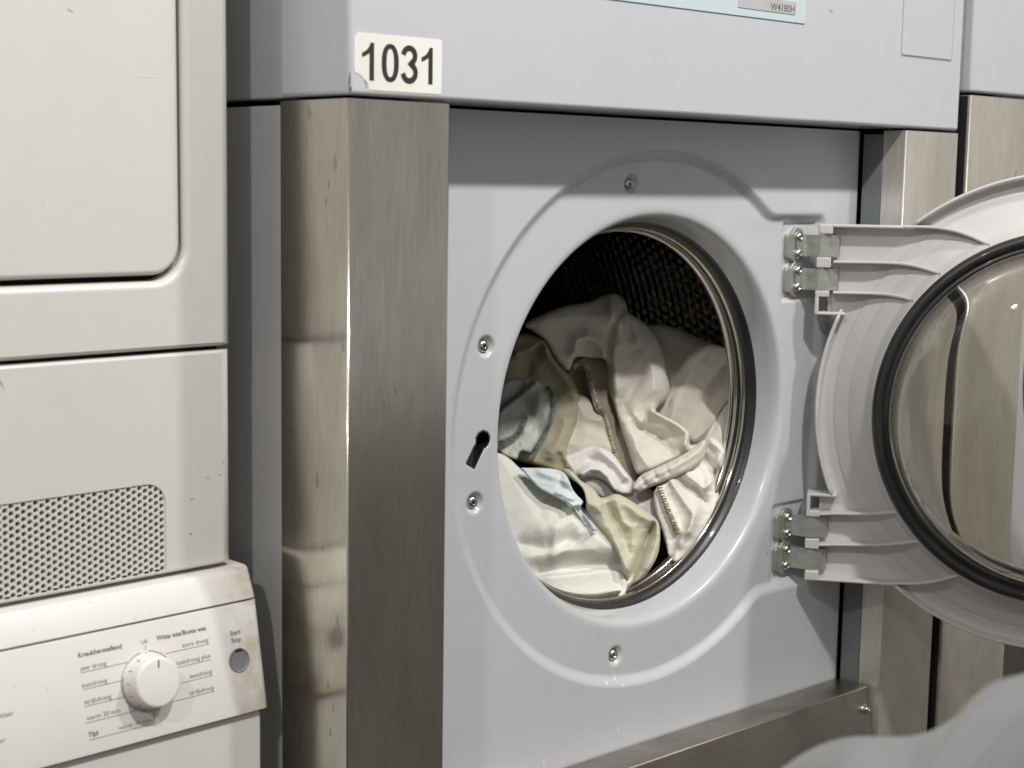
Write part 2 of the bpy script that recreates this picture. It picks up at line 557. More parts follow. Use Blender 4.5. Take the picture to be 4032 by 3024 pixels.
arc3 = [(c3 - 0.0065, zc + hz_ * 0.50)] + [(c3 + 0.0062 * math.cos(a), zc + hz_ * 0.475 + hz_ * 0.40 * math.sin(a)) for a in np.radians(np.linspace(160, -62, 22))]
arc3 += [(c3 + 0.0005, zc + hz_ * 0.035)]
arc3 += [(c3 + 0.0068 * math.cos(a), zc - hz_ * 0.44 + hz_ * 0.445 * math.sin(a)) for a in np.radians(np.linspace(62, -165, 26))] + [(c3 - 0.0070, zc - hz_ * 0.50)]
sk = stroke(arc3, [0.0025] * len(arc3))
n3_ = len(arc3)
mk('digit', [(x, z, 0) for x, z in sk], [(i, i + 1, 2 * n3_ - 2 - i, 2 * n3_ - 1 - i) for i in range(n3_ - 1)], 'ink', CB, False, DGF)
panel('digit', one(-0.3783, -0.3660, Z0, Z1), [], 'ink', CB, DGF, 0, 0, 0.0001)

def chip(px, l, w, ang, mat, Y, parent, nm='scuff_mark'):
    c = hitY([px], Y)[0]
    a = math.radians(ang)
    dx, dz = math.cos(a), math.sin(a)
    rs = random.Random(int(px[0] * 3 + px[1]))
    up_, dn = [], []
    for k in range(9):
        t = -1 + 2 * k / 8
        wob = rs.uniform(-0.4, 0.4) * w
        for lst, sg in ((up_, 1), (dn, -1)):
            q = sg * w * (0.12 + (1 - t * t) * rs.uniform(0.35, 1.1)) + wob
            lst.append((c[0] + dx * l * t - dz * q, Y, c[2] + dz * l * t + dx * q))
    mk(nm, up_ + dn, [(k, 9 + k, 10 + k, k + 1) for k in range(8)], mat, parent)
for px, l, w, an, mt in (((3272, 42), 0.0042, 0.0014, -20, 'scuff_pale'), ((2616, 231), 0.0008, 0.0006, 0, 'scuff'), ((1377, 318), 0.0075, 0.0006, 88, 'ink'), ((1381, 350), 0.0022, 0.0009, 60, 'ink'), ((1405, 364), 0.0050, 0.0005, 3, 'scuff'),
                         ((1432, 300), 0.0060, 0.0007, -48, 'scuff_pale'), ((1440, 330), 0.0038, 0.0006, -60, 'scuff'), ((3115, 300), 0.0006, 0.0005, 0, 'scuff'), ((2100, 180), 0.0007, 0.0004, 20, 'scuff')):
    chip(px, l, w, an, mt, -PF - 0.0002, CB)

# steel posts either side of the door panel
def post(x0, x1, z0, z1, yf, yb, parent, ret=None, side=1, mat='steel'):
    """thin folded sheet: outer side, front face, inner return with small bend radii"""
    r = 0.0014
    pts = []
    yr = yf + 0.031
    a, b_ = (x0, x1) if side > 0 else (x1, x0)
    s = 1 if side > 0 else -1
    pts.append((a, yb))
    for k in range(5):
        t = math.pi / 2 * k / 4
        pts.append((a + s * r * (1 - math.cos(t)), yf + r * (1 - math.sin(t))))
    for k in range(5):
        t = math.pi / 2 * k / 4
        pts.append((b_ - s * r * (1 - math.sin(t)), yf + r * (1 - math.cos(t))))
    pts.append((b_, yr))
    th = 0.0012
    n = len(pts)
    P = np.array(pts)
    inner = []
    for i in range(n):
        d = P[min(i + 1, n - 1)] - P[max(i - 1, 0)]
        d = d / np.linalg.norm(d)
        nn = np.array([-d[1], d[0]]) * (-s)
        inner.append(P[i] - nn * th * (-1 if False else 1))
    cen = np.array([(x0 + x1) / 2, (yf + yb) / 2])
    # inner offset must go towards the inside of the fold
    if np.linalg.norm(np.array(inner[0]) - cen) > np.linalg.norm(P[0] - cen):
        inner = [2 * P[i] - inner[i] for i in range(n)]
    verts, faces, sm = [], [], []
    for z in (z0, z1):
        for p in list(P) + list(inner):
            verts.append((p[0], p[1], z))
    N = 2 * n
    for i in range(n - 1):
        bend = 1 <= i <= 4 or 6 <= i <= 9
        faces.append((i, i + 1, N + i + 1, N + i)); sm.append(bend)
        faces.append((n + i, N + n + i, N + n + i + 1, n + i + 1)); sm.append(bend)
        faces.append((N + i, N + i + 1, N + n + i + 1, N + n + i)); sm.append(False)
        faces.append((i, n + i, n + i + 1, i + 1)); sm.append(False)
    for i in (0, n - 1):
        faces.append((i, N + i, N + n + i, n + i)); sm.append(False)
    o = mk('steel_post', verts, faces, mat, parent, sm)
    recalc(o.data)
    return o
PW = 0.1093
ZP = 0.3198
post(-XW, -XW + PW, FLOOR + 0.03, ZP, -PF, 0.0375, W, side=1)
post(XW - PW, XW, FLOOR + 0.03, ZP, -PF, 0.0375, W, side=-1, mat='steel_hazy_lit')
LPOST = [o for o in W.children if o.name.startswith('steel_post')][0]
for (px, w, h) in (((1247, 1900), 0.0028, 0.0050), ((1327, 2508), 0.0058, 0.0090), ((1317, 650), 0.0026, 0.0048), ((1292, 735), 0.0010, 0.0026), ((1283, 800), 0.0009, 0.0026), ((1290, 2705), 0.0016, 0.0022), ((1350, 1375), 0.0016, 0.0030), ((1312, 2790), 0.0012, 0.0026), ((1300, 2890), 0.0011, 0.0024), ((1270, 2165), 0.0020, 0.0010)):
    c = hit_plane([px], (-XW - 0.00015, 0, 0), (1, 0, 0))[0]
    pts = []
    for k in range(20):
        a = 2 * math.pi * k / 20
        taper = 1.0 if math.sin(a) < 0 else 1 - 0.75 * math.sin(a)
        pts.append((c[0], c[1] + w * math.cos(a) * taper, c[2] + h * math.sin(a) * (2.2 if math.sin(a) > 0 else 1.0)))
    mk('drip_stain', pts, [tuple(range(20))], 'stain', LPOST)
for s in (-1, 1):
    x = s * (XW - PW)
    lo, hi = sorted((x + s * 0.0004, x + s * 0.02))
    boxmesh('frame_strip', (lo, -PF + 0.0325, FLOOR + 0.03), (hi, -0.0030, 0.316), 'strip', W, 0.0008)
    boxmesh('post_core', (min(x + s * 0.021, s * (XW - 0.004)), -PF + 0.004, FLOOR + 0.03), (max(x + s * 0.021, s * (XW - 0.004)), 0.036, ZP - 0.004), 'void', W)

# door panel: one pressed sheet with a stepped recess, screw dimples, hinge pockets and the drum opening
GR, GW, GD = 0.2895, 0.0125, 0.0072
SCREWS = [(-0.0419, 0.2528), (-0.2394, 0.0949), (-0.2510, -0.0579), (-0.0479, -0.2516)]
def smin(a, b_, k):
    h = np.clip(0.5 + 0.5 * (b_ - a) / k, 0, 1)
    return b_ * (1 - h) + a * h - k * h * (1 - h)
def sstep(x, a, b_):
    t = np.clip((x - a) / (b_ - a), 0, 1)
    return t * t * (3 - 2 * t)
def sdbox(x, z, cx, cz, hx, hz, r):
    qx = np.abs(x - cx) - hx + r
    qz = np.abs(z - cz) - hz + r
    return np.hypot(np.maximum(qx, 0), np.maximum(qz, 0)) + np.minimum(np.maximum(qx, qz), 0) - r
def sdseg(x, z, ax, az, bx, bz):
    vx, vz = bx - ax, bz - az
    t = np.clip(((x - ax) * vx + (z - az) * vz) / (vx * vx + vz * vz), 0, 1)
    return np.hypot(x - ax - t * vx, z - az - t * vz)
KEY = ((-0.2419, 0.0032), (-0.2570, -0.0205))
def keysd(x, z):
    c = np.hypot(x - KEY[0][0], z - KEY[0][1]) - 0.0083
    ux, uz = KEY[1][0] - KEY[0][0], KEY[1][1] - KEY[0][1]
    l = math.hypot(ux, uz)
    ux, uz = ux / l, uz / l
    t = (x - KEY[0][0]) * ux + (z - KEY[0][1]) * uz
    q = np.abs((x - KEY[0][0]) * -uz + (z - KEY[0][1]) * ux)
    s = np.maximum(np.maximum(q - 0.0055, t - l), -t)
    return np.minimum(c, s)
def panel_y(x, z):
    r = np.hypot(x, z)
    d = smin(r - GR, sdbox(x, z, 0.155, 0.0, 0.132, 0.2235, 0.016), 0.008)
    y = GD * sstep(-d, 0.0, GW)
    for sx, sz in SCREWS:
        q = np.hypot(x - sx, z - sz)
        y = y + 0.0052 * (1 - sstep(q, 0.0052, 0.0118))
    for s in (-1, 1):
        q = sdbox(x, z, 0.243, s * 0.1665, 0.030, 0.0455, 0.004)
        y = y + 0.0030 * sstep(-q, -0.0022, 0.0022)
    # right edge folds back
    y = y + 0.006 * sstep(np.abs(x), 0.3405, 0.3475) ** 2
    y = y + 0.03 * sstep(-keysd(x, z), -0.0004, 0.0008)
    return y
BX0, BX1, BZ0, BZ1 = -0.3480, 0.3480, -0.70, 0.3195
NA = 1200
prof_in = [(0.2100, 0.052), (0.2112, 0.045), (0.2124, 0.038), (0.2137, 0.031), (0.2150, 0.0245), (0.2162, 0.0195), (0.2174, 0.0155), (0.2188, 0.0122), (0.2204, 0.0099), (0.2222, 0.0084), (0.2245, 0.0076), (0.2275, 0.0073)]
verts, faces = [], []
ang = np.linspace(0, 2 * np.pi, NA, endpoint=False)
# add exact corner directions so that the sheet's corners are square
for cx_, cz_ in ((BX1, BZ1), (BX0, BZ1), (BX0, BZ0), (BX1, BZ0)):
    a = math.atan2(cz_, cx_) % (2 * math.pi)
    ang[np.argmin(np.abs(ang - a))] = a
ang.sort()
ca, sa = np.cos(ang), np.sin(ang)
rmax = np.minimum(np.where(ca > 0, BX1 / np.maximum(ca, 1e-9), BX0 / np.minimum(ca, -1e-9)), np.where(sa > 0, BZ1 / np.maximum(sa, 1e-9), BZ0 / np.minimum(sa, -1e-9)))
rings = []
for (r, y) in prof_in:
    rings.append(np.stack([r * ca, np.full(NA, y), r * sa], 1))
r0 = 0.2310
rin = np.linspace(r0, 0.300, 46)
for r in rin:
    x, z = r * ca, r * sa
    rings.append(np.stack([x, panel_y(x, z), z], 1))
for t in np.linspace(0, 1, 64)[1:]:
    r = 0.300 + (rmax - 0.300) * t ** 1.15
    x, z = r * ca, r * sa
    rings.append(np.stack([x, panel_y(x, z), z], 1))
verts = np.concatenate(rings)
nr = len(rings)
idx = np.arange(NA)
for i in range(nr - 1):
    a = i * NA + idx
    b_ = i * NA + (idx + 1) % NA
    faces.append(np.stack([a, a + NA, b_ + NA, b_], 1))
faces = np.concatenate(faces)
# cells inside the lock opening are left open
cen = verts[faces].mean(1)
keep = ~((keysd(cen[:, 0], cen[:, 2]) < -0.0012))
FP = mk('door_panel', verts.tolist(), faces[keep].tolist(), 'paint', W, True)
for sx, sz in SCREWS:
    screw('panel_screw', (sx, 0.0118, sz), (-0.12, -1, 0.05), 0.0062, FP)
# lock opening liner
ko = []
ux, uz = KEY[1][0] - KEY[0][0], KEY[1][1] - KEY[0][1]
kl = math.hypot(ux, uz)
ux, uz = ux / kl, uz / kl
vx, vz = -uz, ux
a_c = math.asin(0.0055 / 0.0083)
base_ang = math.atan2(uz, ux)
for k in range(25):
    a = base_ang + a_c + (2 * math.pi - 2 * a_c) * k / 24
    ko.append((KEY[0][0] + 0.0083 * math.cos(a), KEY[0][1] + 0.0083 * math.sin(a)))
ko.append((KEY[1][0] - vx * 0.0055, KEY[1][1] - vz * 0.0055))
ko.append((KEY[1][0] + vx * 0.0055, KEY[1][1] + vz * 0.0055))
KL = panel('lock_liner', offset_loop(ko, -0.0008).tolist(), [offset_loop(ko, 0.0004).tolist()], 'black', FP, front(0, GD - 0.0003, 0), 0.0003, 0.0002, 0.0006, 2, 0.018)
mk('lock_ramp', [(KEY[0][0] + vx * 0.0055, GD + 0.016, KEY[0][1] + vz * 0.0055), (KEY[0][0] - vx * 0.0055, GD + 0.016, KEY[0][1] - vz * 0.0055),
                 (KEY[1][0] - vx * 0.0055, GD + 0.003, KEY[1][1] - vz * 0.0055), (KEY[1][0] + vx * 0.0055, GD + 0.003, KEY[1][1] + vz * 0.0055),
                 (KEY[0][0] + vx * 0.009, GD + 0.017, KEY[0][1] + 0.009), (KEY[0][0] - vx * 0.009 - ux * 0.01, GD + 0.017, KEY[0][1] + 0.012), (KEY[0][0] + 0.012, GD + 0.017, KEY[0][1] - 0.006)],
   [(0, 1, 2, 3), (4, 5, 1, 0), (4, 6, 1, 0)], 'black', FP)

def blot(px, w, h, seed, Yoff=0.0002, lean=0.0):
    rs = np.random.RandomState(seed)
    c = hitY([px], 0.0)[0]
    for _ in range(4):
        c = hitY([px], float(panel_y(np.array(c[0]), np.array(c[2]))))[0]
    pts = []
    for k in range(14):
        a = 2 * math.pi * k / 14
        q = 1 + 0.35 * rs.normal()
        q = min(max(q, 0.45), 1.6)
        pts.append((c[0] + w * q * math.cos(a) + lean * math.sin(a), c[2] + h * q * math.sin(a)))
    cy_ = [float(panel_y(np.array(x), np.array(z))) - Yoff for x, z in pts]
    cc = float(panel_y(np.array(c[0]), np.array(c[2]))) - Yoff - 0.0002
    mk('drip_mark', [(c[0], cc, c[2])] + [(x, y, z) for (x, z), y in zip(pts, cy_)], [(0, 1 + k, 1 + (k + 1) % 14) for k in range(14)], 'scale', FP, True)
for q in (((2418, 2655), 0.0010, 0.0030, 1), ((2420, 2672), 0.0016, 0.0022, 2), ((2432, 2868), 0.0009, 0.0024, 3), ((2434, 2884), 0.0012, 0.0012, 4), ((2388, 2690), 0.0012, 0.0022, 5), ((2452, 2697), 0.0014, 0.0016, 6),
          ((2140, 3000), 0.0008, 0.0040, 7), ((2153, 2838), 0.0010, 0.0010, 8), ((2955, 975), 0.0007, 0.0010, 9)):
    blot(*q)
for px, l, w, an, mt in (((1796, 2630), 0.0006, 0.0005, 0, 'scuff'), ((3022, 2176), 0.0022, 0.0005, 75, 'ink'), ((1811, 2578), 0.0004, 0.0003, 0, 'scuff'), ((1782, 1560), 0.0016, 0.0003, 80, 'scuff'), ((2012, 1305), 0.0005, 0.0004, 0, 'scuff')):
    c_ = hitY([px], 0.0)[0]
    chip(px, l, w, an, mt, float(panel_y(np.array(c_[0]), np.array(c_[2]))) - 0.0003, FP)
# drum mouth: rubber, two steel rings, dark grooves, then the drum
DR = frame((0, 0, 0), (1, 0, 0), (0, 0, 1), (0, 1, 0))      # local z = depth into the machine
lathe('rubber_gasket', [(0.2130, 0.036), (0.2116, 0.0405), (0.2096, 0.0425), (0.2078, 0.0445), (0.2066, 0.0475), (0.2062, 0.0515), (0.2100, 0.055)], 'rubber', W, DR, 160)
lathe('tub_ring', [(0.2090, 0.0500), (0.2066, 0.0495), (0.2050, 0.0506), (0.2042, 0.0530), (0.2046, 0.0560), (0.2072, 0.0575)], 'chrome', W, DR, 160)
lathe('inner_gasket', [(0.2068, 0.0565), (0.2056, 0.0590), (0.2068, 0.0625)], 'rubber', W, DR, 160)
lathe('drum_lip', [(0.2070, 0.0600), (0.2042, 0.0597), (0.2020, 0.0610), (0.2008, 0.0640), (0.2010, 0.0685), (0.2032, 0.0725), (0.2080, 0.0750), (0.225, 0.080), (0.325, 0.092)], 'chrome', W, DR, 160)
# drum wall with pressed dimples, in rows round the drum
DRAD, DY0, DY1 = 0.318, 0.092, 0.46
na, ny = 150, 30
verts, faces = [], []
grid = {}
def dv(i, j):
    k = (i % (na * 2), j)
    if k not in grid:
        a = 2 * math.pi * i / (na * 2)
        grid[k] = len(verts)
        y = DY0 + (DY1 - DY0) * j / (ny * 2)
        verts.append((DRAD * math.cos(a), DRAD * math.sin(a), y))
    return grid[k]
for j in range(ny):
    for i in range(na):
        sh = j % 2
        c0 = [dv(2 * i + sh, 2 * j), dv(2 * i + 1 + sh, 2 * j), dv(2 * i + 2 + sh, 2 * j), dv(2 * i + 2 + sh, 2 * j + 1), dv(2 * i + 2 + sh, 2 * j + 2), dv(2 * i + 1 + sh, 2 * j + 2), dv(2 * i + sh, 2 * j + 2), dv(2 * i + sh, 2 * j + 1)]
        a = 2 * math.pi * (2 * i + 1 + sh) / (na * 2)
        yc = DY0 + (DY1 - DY0) * (j + 0.5) / ny
        ring = []
        for k in range(8):
            t = 2 * math.pi * k / 8 - 3 * math.pi / 4
            da = 0.0036 * math.cos(t) / DRAD
            ring.append(len(verts))
            verts.append(((DRAD - 0.0012) * math.cos(a + da), (DRAD - 0.0012) * math.sin(a + da), yc + 0.0036 * math.sin(t)))
        cidx = len(verts)
        verts.append(((DRAD + 0.004) * math.cos(a), (DRAD + 0.004) * math.sin(a), yc))
        for k in range(8):
            faces.append((c0[k], c0[(k + 1) % 8], ring[(k + 1) % 8], ring[k]))
            faces.append((ring[k], ring[(k + 1) % 8], cidx))
DW = mk('drum_wall', verts, faces, 'drum', W, True, DR)
lathe('drum_back', [(0.0001, 0.47), (0.06, 0.468), (0.10, 0.455), (0.22, 0.450), (0.30, 0.458), (0.318, 0.455)], 'drum', W, DR, 96)
for k in range(3):
    a = math.radians(62 + 120 * k)
    n_, t_ = Vector((math.cos(a), math.sin(a), 0)), Vector((-math.sin(a), math.cos(a), 0))
    vs, fs = [], []
    for (h, w) in ((0.0, 0.040), (0.03, 0.026), (0.055, 0.016), (0.062, 0.006)):
        for y in (0.10, 0.44):
            for s in (-1, 1):
                q = n_ * (DRAD - h) + t_ * (w * s) + Vector((0, 0, y))
                vs.append(q)
    for lv in range(3):
        o_ = lv * 4
        fs += [(o_, o_ + 2, o_ + 6, o_ + 4), (o_ + 1, o_ + 5, o_ + 7, o_ + 3), (o_, o_ + 4, o_ + 5, o_ + 1), (o_ + 2, o_ + 3, o_ + 7, o_ + 6)]
    fs.append((12, 13, 15, 14))
    mk('drum_lifter', vs, fs, 'drum', W, False, DR)

# steel tray under the door
TX = XW - PW - 0.006
tr = [(-0.002, -0.3545), (-0.0465, -0.3535), (-0.0478, -0.3547), (-0.0600, -0.4150), (-0.0600, -0.70)]
verts, faces = [], []
for x in (-TX, TX):
    for (y, z) in tr:
        verts.append((x, y, z))
    for (y, z) in reversed(tr):
        verts.append((x, y + 0.0015 if y < -0.04 else y, z - 0.0015))
n = len(tr) * 2
for i in range(n):
    faces.append((i, (i + 1) % n, n + (i + 1) % n, n + i))
faces.append(tuple(range(n))[::-1])
faces.append(tuple(range(n, 2 * n)))
TR = mk('lower_tray', verts, faces, 'steel_dark', W)
recalc(TR.data)
for x in (-TX + 0.014, TX - 0.0105):
    lathe('bolt_collar', [(0.0001, 0.003), (0.0052, 0.003), (0.0064, 0.0018), (0.0066, 0.0)], 'screw', TR, frame((x, -0.0523, -0.3785), (1, 0, 0), (0, 0.198, 0.98), (0, -0.98, 0.198)), 20)
    screw('tray_bolt', (x, -0.0553, -0.3779), (0, -0.98, 0.198), 0.0042, TR, h=0.005)

# ------------------------------------------------------------------ hinges and the open door
HX, HY = 0.262, -0.027
HROWS = [(0.1853, 0.0125), (0.1463, 0.0125), (-0.1463, 0.0125), (-0.1858, 0.0125)]
for hi_, (hz, hh) in enumerate(HROWS):
    po = []
    # plate: rounded block with two screw ears
    ears = [(0.2365, hz + 0.0095, 0.0112), (0.2365, hz - 0.0098, 0.0112)]
    for k in range(64):
        a = 2 * math.pi * k / 64
        best = 0
        for t in np.linspace(0.002, 0.034, 140):
            x, z = 0.2325 + t * math.cos(a), hz + t * math.sin(a)
            d = min(min(math.hypot(x - ex, z - ez) - er for ex, ez, er in ears), float(sdbox(np.array(x), np.array(z), 0.2305, hz - 0.001, 0.0135, 0.0145, 0.004)))
            if d < 0:
                best = t
        po.append((0.2325 + best * math.cos(a), hz + best * math.sin(a)))
    HB = panel('hinge_bracket', po, [], 'zinc', W, front(0.001, 0.0048, 0), 0.0008, 0, 0.0050, 3)
    path = [(0.2330, 0.0020), (0.2400, 0.0016), (0.2432, 0.0004), (0.2450, -0.0025), (0.2468, -0.0100), (0.2490, -0.0185), (0.2512, -0.0222), (0.2550, -0.0245), (0.2620, -0.0272), (0.2690, -0.0298), (0.2715, -0.0296), (0.2725, -0.0276), (0.2725, -0.0200)]
    th = 0.0022
    P = np.array(path)
    inner = []
    for i in range(len(P)):
        d = P[min(i + 1, len(P) - 1)] - P[max(i - 1, 0)]
        d = d / np.linalg.norm(d)
        inner.append(P[i] + np.array([-d[1], d[0]]) * th)
    verts, faces, sm = [], [], []
    n = len(P)
    for z in (hz - hh, hz + hh):
        for p in list(P) + inner:
            verts.append((p[0], p[1], z))
    N = 2 * n
    for i in range(n - 1):
        faces += [(i, i + 1, N + i + 1, N + i), (n + i, N + n + i, N + n + i + 1, n + i + 1), (N + i, N + i + 1, N + n + i + 1, N + n + i), (i, n + i, n + i + 1, i + 1)]
        sm += [False, False, False, False]
    for i in (0, n - 1):
        faces.append((i, N + i, N + n + i, n + i)); sm.append(False)
    hs = mk('strap', verts, faces, 'zinc', HB, sm)
    recalc(hs.data)
    for dz in (0.0095, -0.0098):
        screw('hinge_screw', (0.2375, 0.0046, hz + dz), (-0.1, -1, 0.02), 0.0060, HB, h=0.0050)
    tube('hinge_pin', [(HX, HY + 0.0065, hz - hh - 0.004), (HX, HY + 0.0065, hz + hh + 0.004)], 0.0045, 'screw', HB, 14)

TH = math.radians(53.78)
DU = Vector((math.cos(TH), -math.sin(TH), 0))
DN = Vector((-math.sin(TH), -math.cos(TH), 0))
DC = Vector((0.411, -0.243, 0.0))
DM = frame(DC, DU, (0, 0, 1), DN)              # local x along the door, y up, z towards the inside face
DM3 = DM.copy()
RD = 0.275
door = None
# moulded body: lipped rim, cone rising to the seal
def cone_n(r):
    return float(np.interp(r, [0.2125, 0.2150, 0.2185, 0.2360, 0.2368, 0.2530, 0.2538, 0.2640, 0.2690], [0.0345, 0.0290, 0.0200, 0.0020, 0.0004, -0.0105, -0.0122, -0.0170, -0.0180]))
prof = [(0.1960, -0.030), (0.262, -0.034), (0.272, -0.030), (0.2752, -0.020), (0.2755, -0.002), (0.2748, 0.0), (0.2728, 0.0), (0.2718, -0.0015), (0.2702, -0.0165), (0.2690, -0.0180)]
for r in np.linspace(0.2680, 0.2125, 60):
    prof.append((r, cone_n(r)))
prof += [(0.2122, 0.0358), (0.2116, 0.0366), (0.2106, 0.0362), (0.2100, 0.0330), (0.2096, 0.0120), (0.2000, 0.008), (0.1960, 0.000), (0.1960, -0.030)]
door = lathe('round_door', prof, 'door_plastic', W, DM, 220)
for v in door.data.vertices:
    r_v = math.hypot(v.co.x, v.co.y)
    if r_v > 0.2685 and v.co.x < 0 and 0.1078 < abs(v.co.y) < 0.2085 and v.co.z > -0.0195:
        v.co.z = -0.0195
tag(door, 'round grey door swung open with glass bowl')
# hinge arms: shallow trays joined to the rim, each with three stiffening ribs
def arm(s):
    T = []
    def bx(name, x0, x1, z0, z1, n0, n1, bev=0.0012):
        z0, z1 = sorted((s * z0, s * z1))
        return boxmesh(name, (x0, z0, n0), (x1, z1, n1), 'door_plastic', door, bev, DM)
    xr = lambda z: -math.sqrt(max(0.2715 ** 2 - z * z, 0))
    # floor, cut to follow the rim
    lo, hi = 0.108, 0.2085
    zs = np.linspace(lo, hi, 14)
    vs, fs = [], []
    for z in zs:
        for (x, nz) in ((-0.262, -0.0178), (xr(z) + 0.006, -0.0178), (xr(z) + 0.006, -0.024), (-0.262, -0.024)):
            vs.append((x, s * z, nz))
    for i in range(len(zs) - 1):
        for k in range(4):
            fs.append((i * 4 + k, i * 4 + (k + 1) % 4, (i + 1) * 4 + (k + 1) % 4, (i + 1) * 4 + k))
    fs.append((0, 1, 2, 3)); fs.append(tuple((len(zs) - 1) * 4 + k for k in (3, 2, 1, 0)))
    o = mk('arm_floor', vs, fs, 'door_plastic', door, False, DM)
    recalc(o.data)
    bx('arm_wall', -0.2795, xr(0.2085) + 0.003, 0.2070, 0.2105, -0.026, 0.0)
    bx('arm_wall', -0.2800, xr(0.1075) + 0.004, 0.1055, 0.1090, -0.026, 0.0)
    bx('hinge_block', -0.2795, -0.2630, 0.1985, 0.2100, -0.026, 0.0002, 0.0022)
    bx('hinge_block', -0.2805, -0.2640, 0.1602, 0.1722, -0.026, 0.0002)
    bx('hinge_block', -0.2805, -0.2645, 0.1265, 0.1335, -0.026, 0.0002)
    bx('hinge_block', -0.2805, -0.2760, 0.1062, 0.1330, -0.026, 0.0001)
    bx('arm_back', -0.2660, -0.2610, 0.1090, 0.2080, -0.026, -0.016)
for s in (1, -1):
    arm(s)
def on_door(px, off):
    n = np.array(DN)
    p0 = np.array(DC) + n * off
    return hit_plane([px], p0, n)[0]
RIBS = [[(3560, 893, 0.001), (3640, 893, 0.001), (3700, 898, 0.004), (3760, 909, 0.010), (3820, 930, 0.019), (3870, 953, 0.028), (3908, 972, 0.035)],
        [(3282, 1032, 0.000), (3360, 1033, 0.000), (3450, 1034, 0.000), (3540, 1037, 0.003), (3600, 1047, 0.011), (3660, 1064, 0.022), (3712, 1083, 0.034)],
        [(3280, 1153, 0.000), (3350, 1154, 0.000), (3430, 1156, 0.001), (3490, 1160, 0.007), (3550, 1171, 0.020), (3603, 1186, 0.034)],
        [(3222, 2026, 0.000), (3290, 2023, 0.000), (3370, 2025, 0.002), (3430, 2024, 0.012), (3490, 2020, 0.025), (3535, 2016, 0.034)],
        [(3224, 2147, 0.000), (3290, 2146, 0.000), (3380, 2147, 0.000), (3460, 2147, 0.006), (3540, 2141, 0.019), (3618, 2130, 0.034)],
        [(3520, 2298, 0.001), (3600, 2300, 0.003), (3660, 2294, 0.012), (3720, 2281, 0.023), (3782, 2261, 0.035)]]
inv = DM.inverted()
for rb in RIBS:
    pts = [inv @ Vector(on_door((x, y), n)) for x, y, n in rb]
    # resample
    P = np.array([tuple(p) for p in pts])
    tt = np.linspace(0, len(P) - 1, 40)
    Q = np.stack([np.interp(tt, np.arange(len(P)), P[:, i]) for i in range(3)], 1)
    for _ in range(6):
        Q[1:-1] = (Q[:-2] + 2 * Q[1:-1] + Q[2:]) / 4
    vs, fs = [], []
    hw = 0.0016
    for q in Q:
        r = math.hypot(q[0], q[1])
        floor_n = cone_n(r) - 0.003 if r < 0.27 else -0.020
        top = max(q[2], floor_n + 0.0045)
        for (dz, n) in ((-hw, floor_n), (-hw, top - 0.0008), (-hw * 0.4, top), (hw * 0.4, top), (hw, top - 0.0008), (hw, floor_n)):
            vs.append((q[0], q[1] + dz, n))
    for i in range(len(Q) - 1):
        for k in range(5):
            fs.append((i * 6 + k, i * 6 + k + 1, (i + 1) * 6 + k + 1, (i + 1) * 6 + k))
    fs.append((0, 1, 2, 3, 4, 5)); fs.append(tuple((len(Q) - 1) * 6 + k for k in (5, 4, 3, 2, 1, 0)))
    o = mk('rib', vs, fs, 'door_plastic', door, False, DM)
    recalc(o.data)
# black seal and the glass bowl
lathe('door_seal', [(0.2105, 0.030), (0.2112, 0.0372), (0.2100, 0.0415), (0.2068, 0.0440), (0.2030, 0.0440), (0.2000, 0.0420), (0.1985, 0.0385), (0.1972, 0.0375), (0.1958, 0.0395), (0.1935, 0.0395), (0.1920, 0.0370), (0.1915, 0.020)], 'rubber', door, DM, 200)
go = [(0.1905, 0.018), (0.1900, 0.040), (0.1885, 0.055), (0.1855, 0.070), (0.1800, 0.084), (0.1705, 0.096), (0.155, 0.1055), (0.130, 0.1130), (0.100, 0.1180), (0.060, 0.1212), (0.025, 0.1223), (0.0001, 0.1225)]
gi = [(max(r - 0.0045, 0.0001), h - 0.0045) if r > 0.17 else (max(r - 0.002, 0.0001), h - 0.0052) for r, h in go]
gi[-1] = (0.0001, 0.1173)
def spl(p, m=6):
    p = np.array(p)
    t = np.linspace(0, len(p) - 1, (len(p) - 1) * m + 1)
    q = np.stack([np.interp(t, np.arange(len(p)), p[:, i]) for i in range(2)], 1)
    for _ in range(24):
        q[1:-1] = (q[:-2] + 2 * q[1:-1] + q[2:]) / 4
    return [tuple(v) for v in q]
lathe('glass_bowl', spl(go) + spl(gi)[::-1], 'glass', door, DM, 200, True, close=True)
recalc(bpy.data.objects['glass_bowl'].data)
# outer ring of the window frame behind the bowl (hollow so the bowl stays see-through)

# ------------------------------------------------------------------ neighbour machine on the right
NX0 = 0.4785
V = thing('washing_machine', (NX0 + 0.5, 0.4, FLOOR), 'grey washing machine with taller control box, standing behind the open door', 'washing machine', 'front-loading washing machines')
boxmesh('control_box', (NX0 - 0.002, -PF, 0.3703), (NX0 + 0.98, 0.036, 0.72), 'paint', V, 0.004)
hollow('cabinet', (NX0 + 0.002, 0.038, FLOOR + 0.03), (NX0 + 0.976, 0.90, 0.72), 0.004, 'paint_side', V)
boxmesh('gap_shade', (NX0 - 0.0012, -PF + 0.004, FLOOR + 0.03), (NX0 - 0.0002, 0.10, 0.3660), 'void', V)  # added black sheet, stands in for the deep shade between the machines
post(NX0, NX0 + 0.1510, FLOOR + 0.03, 0.3668, -PF, 0.0365, V, side=1, mat='steel_hazy_lit')
boxmesh('post_core', (NX0 + 0.004, -PF + 0.004, FLOOR + 0.03), (NX0 + 0.147, 0.036, 0.36), 'void', V)
panel('tray_front', rrect(NX0 + 0.1535, NX0 + 0.826, FLOOR + 0.03, -0.352, 0.001), [], 'steel_dark', V, front(0, -PF + 0.0015, 0), 0.001, 0, 0.05)
